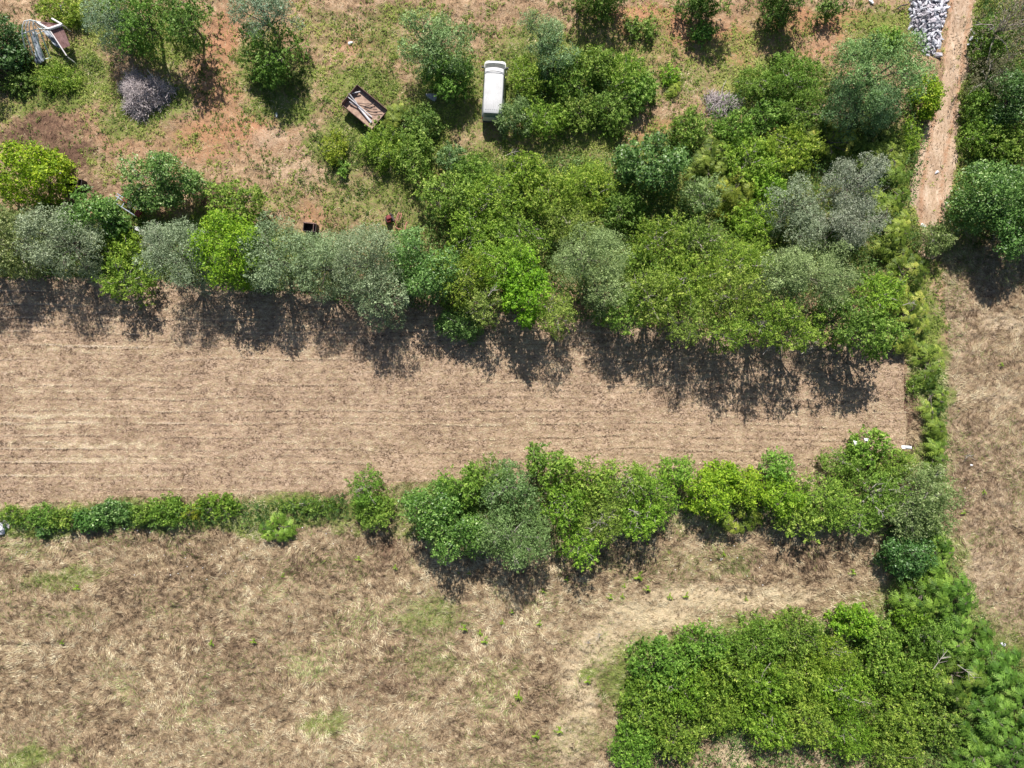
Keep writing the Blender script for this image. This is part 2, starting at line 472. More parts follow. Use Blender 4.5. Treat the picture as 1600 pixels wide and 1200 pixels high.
G_MATS = [
    ground_mat('meadow_soil', (.32, .235, .15), (.145, .095, .06), (.50, .40, .265), s1=2.4, s2=9),
    ground_mat('stubble_soil', (.44, .315, .22), (.26, .18, .12), (.60, .47, .35), stretch=(.6, 1, 1), s1=4.0, s2=13),
    ground_mat('orchard_soil', (.40, .27, .165), (.22, .135, .085), (.57, .43, .31), s1=1.8, s2=8),
    ground_mat('track_earth', (.53, .385, .275), (.38, .26, .175), (.68, .55, .43), stretch=(1, .35, 1), s1=1.6, s2=7),
    ground_mat('dry_field_soil', (.32, .235, .155), (.165, .115, .072), (.50, .395, .28), stretch=(1, .7, 1), s1=1.8, s2=7),
]
names = ['meadow', 'stubble_field', 'ground', 'dirt_track', 'dry_field']
for k, nm in enumerate(names):
    q = quads[reg_f == k].reshape(-1, 4)
    used, inv = np.unique(q, return_inverse=True)
    me = np_mesh(nm, allv[used], inv.reshape(-1, 4), 4, smooth=True)
    for an, arr in (('m_green', mg), ('m_red', mr), ('m_brown', mb), ('m_pale', mp)):
        a = me.attributes.new(an, 'FLOAT', 'POINT')
        vals = arr.ravel()[used].copy()
        if nm == 'dirt_track':
            vals *= 0
            if an == 'm_red':
                u = allv[used]
                px, py = PX(u[:, 0], u[:, 1])
                cx = np.interp(py, [-60, 90, 150, 240, 300, 400], [1512, 1490, 1482, 1464, 1456, 1452])
                vals = .46 * np.exp(-((np.abs(px - cx) - 15) / 7.0) ** 2)
        if nm == 'stubble_field' and an in ('m_green', 'm_red', 'm_brown'):
            vals *= .25 if an != 'm_green' else .3
        if nm == 'stubble_field' and an == 'm_pale':
            u = allv[used]
            vals = np.clip(vals + row_line(u[:, 0], u[:, 1]) * np.clip(.70 - (u[:, 0] + 46) / 90, .32, .70), 0, 1)
        a.data.foreach_set('value', vals.astype(np.float32))
    ob = link(nm, me, mats=(G_MATS[k],))
    ob['kind'] = 'structure'

# ------------------------------------------------------------------ ground cover (nobody could count it)
rs = np.random.RandomState(11)

def scatter(n, box=(-48, 48, -36.5, 36.5)):
    x = rs.uniform(box[0], box[1], n)
    y = rs.uniform(box[2], box[3], n)
    return x, y

def strands(name, x, y, ang, L, W, tint, mat, lift=.06, label=None, cat=None, curve=.0):
    n = len(x)
    z = ground_z(x, y) + .02
    d = np.stack([np.cos(ang), np.sin(ang), rs.uniform(0.0, 1.0, n) * lift / np.maximum(L, .05)], 1)
    base = np.stack([x, y, z], 1)
    s = np.stack([-np.sin(ang), np.cos(ang), rs.uniform(-.5, .5, n)], 1) * (W * .5)[:, None]
    tip = base + d * L[:, None] + s * rs.uniform(-2, 2, n)[:, None]
    v = np.stack([base - s, base + s, tip], 1).reshape(-1, 3)
    f = np.arange(n * 3).reshape(-1, 3)
    me = np_mesh(name, v, f, 3, tint)
    ob = link(name, me, mats=(mat,))
    ob['kind'] = 'stuff'
    if label:
        tag(ob, label, cat)
    return ob

# lodged dry grass of the wild meadow and of the right-hand field
x, y = scatter(560000)
px, py = PX(x, y)
rg = region(px, py)
g_, r_, b_, p_ = masks(x, y)
keep = (rg == 0) | (rg == 4)
x, y, px, py, g_, b_, p_, rg = [a[keep] for a in (x, y, px, py, g_, b_, p_, rg)]
flow = fbm(x, y, 5.5, 21, 3) * 10 + fbm(x, y, 1.4, 22, 2) * 4.0
flow = np.where(rg == 4, 1.9 + (fbm(x, y, 3.0, 24, 3) - .5) * 5.0, flow)
arc = ((px > 850) & (px < 1400) & (py < 1010) & (py > 900))
flow = np.where(arc, .35 + (fbm(x, y, 2, 26, 2) - .5) * 2, flow)
clump = fbm(x, y, .55, 23, 4) * .7 + fbm(x, y, 5, 25, 2) * .3
tint = np.clip(.535 + (clump - .5) * 3.0 + rs.normal(0, .22, len(x)) - b_ * .26 + p_ * .30, 0, 1)
isg = rs.rand(len(x)) < np.clip((g_ - .10 - .5 * p_) * 1.35 + (fbm(x, y, 2.2, 28, 4) - .5) * 1.9, 0, .85)
Ls = rs.uniform(.18, .50, len(x)) * np.where(p_ > .35, .7, 1)
Ws = rs.uniform(.022, .055, len(x))
ang = flow + rs.normal(0, .6, len(x))
far_m = rg == 0
a = ~isg & far_m
strands('dry_meadow_grass', x[a], y[a], ang[a], Ls[a], Ws[a], tint[a], M_STRAW, .22, 'tangled lodged straw-coloured grass covering the wild meadow below the hedges', 'dry grass')
a = ~isg & ~far_m
strands('dry_field_grass', x[a], y[a], ang[a], Ls[a], Ws[a], tint[a] * .85 + .12, M_STRAW, .18, 'flattened dry grass of the field beyond the right-hand hedge', 'dry grass')
strands('green_meadow_grass', x[isg], y[isg], ang[isg], Ls[isg], Ws[isg], np.clip(tint[isg] + .05, 0, 1), M_GRASSG, .2, 'soft green grass patches among the straw of the meadow', 'grass')

# stubble and chopped straw in rows
x, y = scatter(300000, (-48, 37, -12, 10.5))
px, py = PX(x, y)
keep = region(px, py) == 1
x, y = x[keep], y[keep]
px, py = PX(x, y)
_, _, b_, p_ = masks(x, y)
row = row_line(x, y) - .9 * row_line(x, y + .16)
t = np.clip(.46 + row * .48 + (fbm(x * .7, y, .4, 33, 3) - .5) * 1.7 + (fbm(x * .5, y, 3.5, 35, 2) - .5) * .5 + p_ * .36 + rs.normal(0, .13, len(x)), 0, 1)
keep = rs.rand(len(x)) < (.55 + .45 * p_)
x, y, t, p_ = x[keep], y[keep], t[keep], p_[keep]
strands('stubble', x, y, rs.normal(0, .75, len(x)) + np.pi * (rs.rand(len(x)) < .5), rs.uniform(.08, .26, len(x)) * (1 + p_ * .8), rs.uniform(.02, .05, len(x)), t, M_STRAW, .08,
        'short stubble and chopped straw in rows across the harvested field', 'stubble')

# dry grass and straw litter among the orchard weeds and on the track
x, y = scatter(130000, (-48, 48, 6, 36.5))
px, py = PX(x, y)
rg = region(px, py)
g_, r_, b_, p_ = masks(x, y)
keep = ((rg == 2) & (rs.rand(len(x)) < .85 - r_ * .7)) | ((rg == 3) & (rs.rand(len(x)) < .35))
x, y, b_, p_ = x[keep], y[keep], b_[keep], p_[keep]
t = np.clip(.5 + (fbm(x, y, .8, 43, 3) - .5) * 1.5 - b_ * .4 + p_ * .2 + rs.normal(0, .14, len(x)), 0, 1)
strands('straw_litter', x, y, fbm(x, y, 2.5, 44) * 14, rs.uniform(.10, .34, len(x)), rs.uniform(.02, .05, len(x)), t, M_STRAW, .12,
        'thin dry grass and straw litter between the orchard weeds', 'dry grass')

def clump_leaves(cx, cy, zc, rad, per, L, W, tint0, flat=.5):
    """per leaves round each clump centre, pointing outward and up"""
    n = len(cx)
    a = rs.uniform(0, 2 * np.pi, (n, per))
    q = np.sqrt(rs.rand(n, per)) * rad[:, None]
    pos = np.stack([cx[:, None] + np.cos(a) * q, cy[:, None] + np.sin(a) * q, zc[:, None] + rad[:, None] * .75 * (1 - (q / rad[:, None]) ** 2) * rs.uniform(.3, 1, (n, per)) + .04], -1)
    ax = np.stack([np.cos(a), np.sin(a), rs.uniform(-.35, .7, (n, per)) * flat * 1.4], -1)
    ax += rs.normal(0, .35, ax.shape)
    nm = np.stack([rs.normal(0, .38, (n, per)), rs.normal(0, .38, (n, per)), np.ones((n, per))], -1)
    l = L * rs.uniform(.6, 1.3, (n, per)) * (.6 + .8 * rad[:, None])
    t = np.clip(tint0[:, None] + rs.normal(0, .16, (n, per)), 0, 1)
    f = lambda u: u.reshape(-1, 3)
    return f(pos), f(ax), f(nm), l.ravel(), (l * W / L).ravel(), t.ravel()

# broad-leaved weeds of the orchard floor
x, y = scatter(66000, (-48, 48, 3, 36.5))
px, py = PX(x, y)
rg = region(px, py)
g_, r_, b_, p_ = masks(x, y)
dens = np.clip(g_ * 1.15 - .06 + (fbm(x, y, 1.1, 51, 3) - .5) * 2.4, 0, 1) * (1 - .45 * r_) * (1 - .6 * b_) * (1 - .5 * p_)
keep = ((rg == 2) & (rs.rand(len(x)) < dens + .03)) | ((rg == 3) & (rs.rand(len(x)) < .025))
x, y, g_ = x[keep], y[keep], g_[keep]
t0 = np.clip(.50 + (fbm(x, y, 3, 53) - .5) * 1.6, .15, .98)
ls = clump_leaves(x, y, ground_z(x, y), rs.uniform(.10, .34, len(x)) * (.75 + .5 * g_), 7, .21, .095, t0)
me = leaf_mesh('weed_cover', *ls)
ob = link('weed_cover', me, mats=(M_WEED,))
ob['kind'] = 'stuff'
tag(ob, 'low yellow-green weeds sprawling over the red orchard soil', 'weeds')

# weeds in the meadow's green patches and along the hedge feet
x, y = scatter(26000, (-48, 48, -36.5, 3))
px, py = PX(x, y)
rg = region(px, py)
g_, r_, b_, p_ = masks(x, y)
dens = np.clip((g_ - .48) * 1.7 + (fbm(x, y, 1.0, 61, 3) - .5) * 1.3, 0, 1)
keep = (rg != 1) & (rg != 3) & (rs.rand(len(x)) < dens + .006)
x, y = x[keep], y[keep]
ls = clump_leaves(x, y, ground_z(x, y), rs.uniform(.12, .36, len(x)), 9, .18, .075, np.clip(.42 + (fbm(x, y, 3, 63) - .5) * 1.6, .1, .95))
ob = link('hedge_foot_weeds', leaf_mesh('hedge_foot_weeds', *ls), mats=(M_WEED,))
ob['kind'] = 'stuff'
tag(ob, 'weeds and low brambles at the foot of the hedges and thickets', 'weeds')

# tiny white umbels
x, y = scatter(2600, (-48, 48, -36, -9))
px, py = PX(x, y)
wgt = blobs(px, py, [(520, 838, 40, 14, .9), (215, 835, 30, 16, .6), (310, 870, 110, 30, .35), (40, 858, 24, 12, .5), (1110, 875, 70, 30, .4), (1160, 900, 60, 60, .25), (350, 890, 60, 30, .3),
                         (1500, 730, 30, 30, .4), (915, 1108, 14, 8, .9), (1040, 885, 50, 20, .3)])
keep = (region(px, py) != 1) & (rs.rand(len(x)) < wgt)
x, y = x[keep], y[keep]
n = len(x)
ob = link('white_wildflowers', leaf_mesh('white_wildflowers', np.stack([x, y, ground_z(x, y) + .28], 1), rs.normal(0, 1, (n, 3)) * (1, 1, .1), np.tile([0., 0, 1], (n, 1)), rs.uniform(.06, .12, n), rs.uniform(.06, .1, n), rs.rand(n)), mats=(M_PLASTIC,))
ob['kind'] = 'stuff'
tag(ob, 'tiny white flower heads dotted through the dry meadow', 'wildflowers')

# undergrowth filling the thickets from below; lowered leaf tint paints the gaps' shade
UNDER = [
    [(-60, 440), (-60, 330), (60, 300), (170, 340), (330, 350), (520, 380), (640, 400), (660, 300), (720, 260), (960, 240), (1080, 190), (1110, 160), (1290, 110), (1440, 140), (1440, 260), (1415, 330),
     (1436, 400), (1440, 540), (1380, 545), (1200, 515), (900, 500), (600, 480), (330, 448), (150, 436)],
    [(640, 770), (760, 735), (980, 745), (1200, 760), (1350, 735), (1470, 735), (1480, 830), (1390, 830), (1200, 820), (1060, 800), (900, 850), (760, 860), (650, 840)],
    [(985, 1060), (1060, 1000), (1200, 975), (1370, 960), (1400, 850), (1470, 840), (1510, 920), (1560, 1010), (1680, 1060), (1680, 1260), (960, 1260), (965, 1150)],
    [(-60, 825), (-60, 800), (120, 795), (360, 785), (580, 770), (600, 800), (380, 820), (160, 825)],
    [(1500, 130), (1505, 240), (1490, 300), (1500, 360), (1660, 380), (1660, -60), (1545, -60)],
    [(780, 180), (850, 110), (960, 100), (1015, 130), (1000, 180), (880, 205), (800, 205)],
    [(600, 190), (660, 180), (680, 230), (650, 290), (560, 230)],
    [(1440, 560), (1462, 560), (1476, 720), (1450, 720)]]
x, y = scatter(60000)
px, py = PX(x, y)
keep = np.zeros(len(x), bool)
for poly in UNDER:
    keep |= inside(px, py, poly)
x, y = x[keep], y[keep]
ls = clump_leaves(x, y, ground_z(x, y) + rs.uniform(0, 1.0, len(x)), rs.uniform(.2, .45, len(x)), 6, .24, .12, np.clip(.22 + (fbm(x, y, 2, 73) - .5) * 1.2, .0, .8))
ob = link('thicket_undergrowth', leaf_mesh('thicket_undergrowth', *ls), mats=(FM['green'],))
ob['kind'] = 'stuff'
tag(ob, 'low tangled undergrowth filling the gaps beneath the thicket shrubs', 'undergrowth')

# ------------------------------------------------------------------ trees and shrubs
STYLE = {   # leaf length, leaf width, leaves per m2, lobe size, lobe count factor, normal scatter
    'olive': (.14, .058, 470, .33, .95, .75),
    'grey': (.14, .058, 470, .31, 1.0, .8),
    'lime': (.19, .105, 330, .30, .95, .55),
    'green': (.18, .09, 340, .31, .95, .6),
    'dark': (.21, .12, 320, .38, 1.25, .5),
    'yellow': (.18, .070, 350, .27, 1.05, .75),
    'ash': (.18, .070, 320, .27, 1.05, .8),
    'pale': (.19, .08, 330, .30, 1.0, .7),
    'dead': (.16, .05, 180, .30, 1.1, .9),
    'bloom': (.16, .06, 220, .3, 1.0, .8),
}

def tube(path, radii, sides=5):
    path = np.array(path, float)
    n = len(path)
    vs = []
    for i in range(n):
        d = path[min(i + 1, n - 1)] - path[max(i - 1, 0)]
        d = d / (np.linalg.norm(d) + 1e-9)
        u = np.cross(d, (0, 0, 1.0))
        if np.linalg.norm(u) < .1:
            u = np.cross(d, (1.0, 0, 0))
        u /= np.linalg.norm(u)
        w = np.cross(d, u)
        for k in range(sides):
            a = 2 * math.pi * k / sides
            vs.append(path[i] + (u * math.cos(a) + w * math.sin(a)) * radii[i])
    fs = []
    for i in range(n - 1):
        for k in range(sides):
            k2 = (k + 1) % sides
            fs.append((i * sides + k, i * sides + k2, (i + 1) * sides + k2, (i + 1) * sides + k))
    return np.array(vs), np.array(fs)

def join_tubes(lst):
    V, F, o = [], [], 0
    for v, f in lst:
        V.append(v)
        F.append(f + o)
        o += len(v)
    return np.concatenate(V), np.concatenate(F)

def crown_lobes(rx, ry, h, style, r):
    L, W, dens, ls, lf, sc = STYLE[style] if style in STYLE else STYLE['green']
    R = math.sqrt(rx * ry)
    if h < 3.3:
        ls *= .68
    elif R > 2.9:
        ls *= .82
    n = max(4, int(round(lf * 1.15 / (ls * ls) * (1.0 if R > 1.3 else .6))))
    rz = min(.5 * h, .75 * R + .35)
    zc = h - rz
    lob = []
    for i in range(n):
        a = i * 2.399963 + r.uniform(-.5, .5)
        q = math.sqrt((i + .5) / n) * .78
        zz = zc + rz * math.sqrt(max(0, 1 - q * q)) * r.uniform(.0, 1.0) ** .8 - rz * ls * .6
        lr = ls * R * r.uniform(.55, 1.15)
        lob.append((math.cos(a) * q * rx * r.uniform(.85, 1.12), math.sin(a) * q * ry * r.uniform(.85, 1.12), max(zz, lr * .5), lr))
    for i in range(int(n * .9)):                 # skirts, lower ring
        a = r.uniform(0, 2 * math.pi)
        q = r.uniform(.55, .86)
        lr = ls * R * r.uniform(.7, 1.05)
        lob.append((math.cos(a) * q * rx, math.sin(a) * q * ry, max(r.uniform(.18, 1.0) * zc, lr * .6), lr))
    return np.array(lob), zc, rz

def crown_leaves(rx, ry, h, style, r, dens_mul=1.0):
    L, W, dens, ls, lf, sc = STYLE[style]
    lob, zc, rz = crown_lobes(rx, ry, h, style, r)
    R_ = math.sqrt(rx * ry)
    sz = r.uniform(.82, 1.25)
    L, W, dens = L * sz, W * sz, dens / sz ** 1.6
    n = int(math.pi * rx * ry * dens * dens_mul * 1.25)
    w = lob[:, 3] ** 2
    w /= w.sum()
    k = r.choice(len(lob), n, p=w)
    d = norm(r.normal(0, 1, (n, 3)) + np.array([0, 0, .35]))
    q = r.uniform(.5, 1.0, n) ** .5 * (1 + r.normal(0, .07, n))
    stray = r.rand(n) < .06
    q = np.where(stray, q * r.uniform(1.05, 1.35, n), q)
    c = lob[k]
    pos = c[:, :3] + d * (q * c[:, 3])[:, None] * np.array([1, 1, .8])
    # loose leaves through the whole crown
    f_ = (r.rand(n) < (.20 if (R_ > 2.9 and h > 4) else .07)) & ~stray
    dd = norm(r.normal(0, 1, (n, 3)) + np.array([0, 0, .2]))
    qq = r.rand(n) ** .45 * .92
    fill = np.stack([dd[:, 0] * qq * rx, dd[:, 1] * qq * ry, zc + dd[:, 2] * qq * rz * .9], 1)
    pos[f_] = fill[f_]
    # clumped twigs: pull leaves towards local knots
    knots = lob[r.choice(len(lob), n // 17 + 1, p=w)]
    kd = norm(r.normal(0, 1, (len(knots), 3)) + np.array([0, 0, .4]))
    kp = knots[:, :3] + kd * (knots[:, 3] * r.uniform(.8, 1.12, len(knots)))[:, None] * np.array([1, 1, .85])
    share, slen, spread = {'olive': (.50, .20, .09), 'grey': (.5, .20, .09), 'dark': (.5, .22, .13), 'lime': (.6, .30, .11), 'pale': (.65, .38, .09)}.get(style, (.80, .46, .068))
    m = (r.rand(n) < share) & ~f_
    ki = r.randint(0, len(kp), n)
    sdir = norm(kd + np.array([0, 0, .3]) + r.normal(0, .55, kd.shape))          # leafy sprays pointing out of the crown
    sl = slen * r.uniform(.45, 1.25, len(kp)) * np.where(r.rand(len(kp)) < .16, 2.0, 1.0)
    u_ = r.rand(n)
    pos[m] = kp[ki[m]] + sdir[ki[m]] * (u_[m] * sl[ki[m]])[:, None] + r.normal(0, 1, (m.sum(), 3)) * (spread * (1.15 - .6 * u_[m]))[:, None]
    d[m] = norm(sdir[ki[m]] * .6 + r.normal(0, .5, (m.sum(), 3)))
    pos[:, 2] = np.maximum(pos[:, 2], .12)
    nm = d * .75 + np.array([0, 0, .55]) + r.normal(0, sc, (n, 3))
    out = d.copy()
    ax = np.cross(nm, r.normal(0, 1, (n, 3))) + out * .5 - np.array([0, 0, .25])
    lobet = r.uniform(-.16, .16, len(lob))
    knott = r.uniform(-.32, .34, len(kp))
    tint = .44 + lobet[k] + r.normal(0, .20, n)
    tint[m] = .52 + knott[ki[m]] + r.normal(0, .14, m.sum())
    l = L * r.uniform(.65, 1.3, n)
    return pos, ax, nm, l, l * W / L, np.clip(tint, 0, 1), lob

def frond_leaves(rx, ry, h, r, dens=2.2):
    """rosettes of long pinnate fronds: sumac and ailanthus-like suckers"""
    n = max(3, int(math.pi * rx * ry * dens))
    a = r.uniform(0, 2 * np.pi, n)
    q = np.sqrt(r.rand(n))
    cx, cy = np.cos(a) * q * rx, np.sin(a) * q * ry
    cz = h * (np.sqrt(np.maximum(0, 1 - q ** 2 * .8))) * r.uniform(.6, 1.0, n)
    K = 8
    fa = r.uniform(0, 2 * np.pi, (n, 1)) + np.arange(K) * 2 * np.pi / K + r.normal(0, .25, (n, K))
    fl = r.uniform(.55, 1.0, (n, K)) * r.uniform(.75, 1.1, (n, 1))
    J = 7
    pos, ax, nm, L, W, T = [], [], [], [], [], []
    tb = r.uniform(.15, .80, (n, 1)) + r.normal(0, .12, (n, K))
    up = r.uniform(.05, .6, (n, K))
    for j in range(J):
        s = (j + 1.2) / J
        for side in (-1, 1):
            px_ = cx[:, None] + np.cos(fa) * fl * s
            py_ = cy[:, None] + np.sin(fa) * fl * s
            pz_ = cz[:, None] + fl * (up * s - .85 * s * s)
            da = fa + side * 1.0
            ll = .25 * np.sin(np.pi * (.15 + .75 * s)) + .03
            ll = ll * np.ones_like(fa) * r.uniform(.8, 1.2, fa.shape)
            pos.append(np.stack([px_ + np.cos(da) * ll * .5, py_ + np.sin(da) * ll * .5, np.maximum(pz_, .08)], -1).reshape(-1, 3))
            ax.append(np.stack([np.cos(da), np.sin(da), -.3 * np.ones_like(da)], -1).reshape(-1, 3))
            nm.append((np.stack([np.cos(fa) * s * .7, np.sin(fa) * s * .7, np.ones_like(fa)], -1) + r.normal(0, .15, fa.shape + (3,))).reshape(-1, 3))
            L.append(ll.ravel())
            W.append(ll.ravel() * .46)
            T.append(np.clip(tb + r.normal(0, .07, tb.shape), 0, 1).ravel())
    c = np.concatenate
    lob = np.stack([cx, cy, cz, np.full(n, .3)], 1)
    return c(pos), c(ax), c(nm), c(L), c(W), c(T), lob

def trunk_mesh(name, lob, h, R, r, thin=1.0, n_limb=9, offset=(0, 0)):
    tr = max(.03, .045 * R + .02) * thin
    top = np.array([offset[0] * .3 + r.uniform(-.1, .1) * R, offset[1] * .3 + r.uniform(-.1, .1) * R, h * .42])
    lst = [tube([(0, 0, -.2), (top[0] * .3, top[1] * .3, h * .18), tuple(top)], [tr * 1.3, tr, tr * .75], 7)]
    idx = r.permutation(len(lob))[:n_limb]
    for i in idx:
        e = lob[i, :3].copy()
        e[2] += lob[i, 3] * .35
        mid = (top + e) / 2 + r.normal(0, .08 * R, 3)
        lst.append(tube([tuple(top * .8), tuple(mid), tuple(e)], [tr * .6, tr * .35, .012], 5))
        for q in range(3):
            tip = e + norm(r.normal(0, 1, 3) + np.array([0, 0, .5])) * lob[i, 3] * r.uniform(.5, 1.0)
            lst.append(tube([tuple(mid * .4 + e * .6), tuple(tip)], [tr * .22 + .008, .007], 4))
    v, f = join_tubes(lst)
    return np_mesh(name, v, f, 4)

def plant(px, py, rx, ry, h, style, label, tintc=(1, 1, 1), name=None, cat=None, seed=0, dens=1.0, group=None, ang=0.0):
    r = np.random.RandomState(seed + 100)
    if py < 600 and h > 3:
        h = h * 1.15
    if 370 < py < 560 and h > 3.4:
        h = min(h * (1.14 if px > 650 else 1.24), 7.6)
    zc = h * .62
    s = (H - zc) / FPX
    x, y, _ = P(px, py, zc)
    RX, RY = rx * s, ry * s
    if style == 'frond':
        a = frond_leaves(RX, RY, h, r, 1.7 * dens)
        mat = FM['green']
    else:
        a = crown_leaves(RX, RY, h, style, r, dens)
        mat = FM[style]
    if name is None:
        name = 'olive_tree' if style == 'olive' else ('shrub' if h < 3.2 else 'broadleaf_tree')
        if style == 'frond':
            name = 'feathery_shrub'
        if style == 'grey':
            name = 'grey_tree'
    if cat is None:
        cat = 'tree' if 'tree' in name else 'shrub'
    t = thing(name, label, cat, (x, y, 0), math.radians(ang), group)
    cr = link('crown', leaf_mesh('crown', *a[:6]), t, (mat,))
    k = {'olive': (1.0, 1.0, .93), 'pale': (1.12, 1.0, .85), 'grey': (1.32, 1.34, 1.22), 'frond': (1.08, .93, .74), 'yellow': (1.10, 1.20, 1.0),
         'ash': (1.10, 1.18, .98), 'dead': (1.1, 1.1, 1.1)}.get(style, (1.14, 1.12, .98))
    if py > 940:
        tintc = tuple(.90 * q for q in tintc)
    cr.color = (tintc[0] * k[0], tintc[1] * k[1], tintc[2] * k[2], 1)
    link('trunk', trunk_mesh('trunk', a[6], h, math.sqrt(RX * RY), r, n_limb=14 if h > 3 else 6), t, (M_PALETWIG if style in ('yellow', 'ash', 'pale', 'dead') else M_BARK,))
    return t

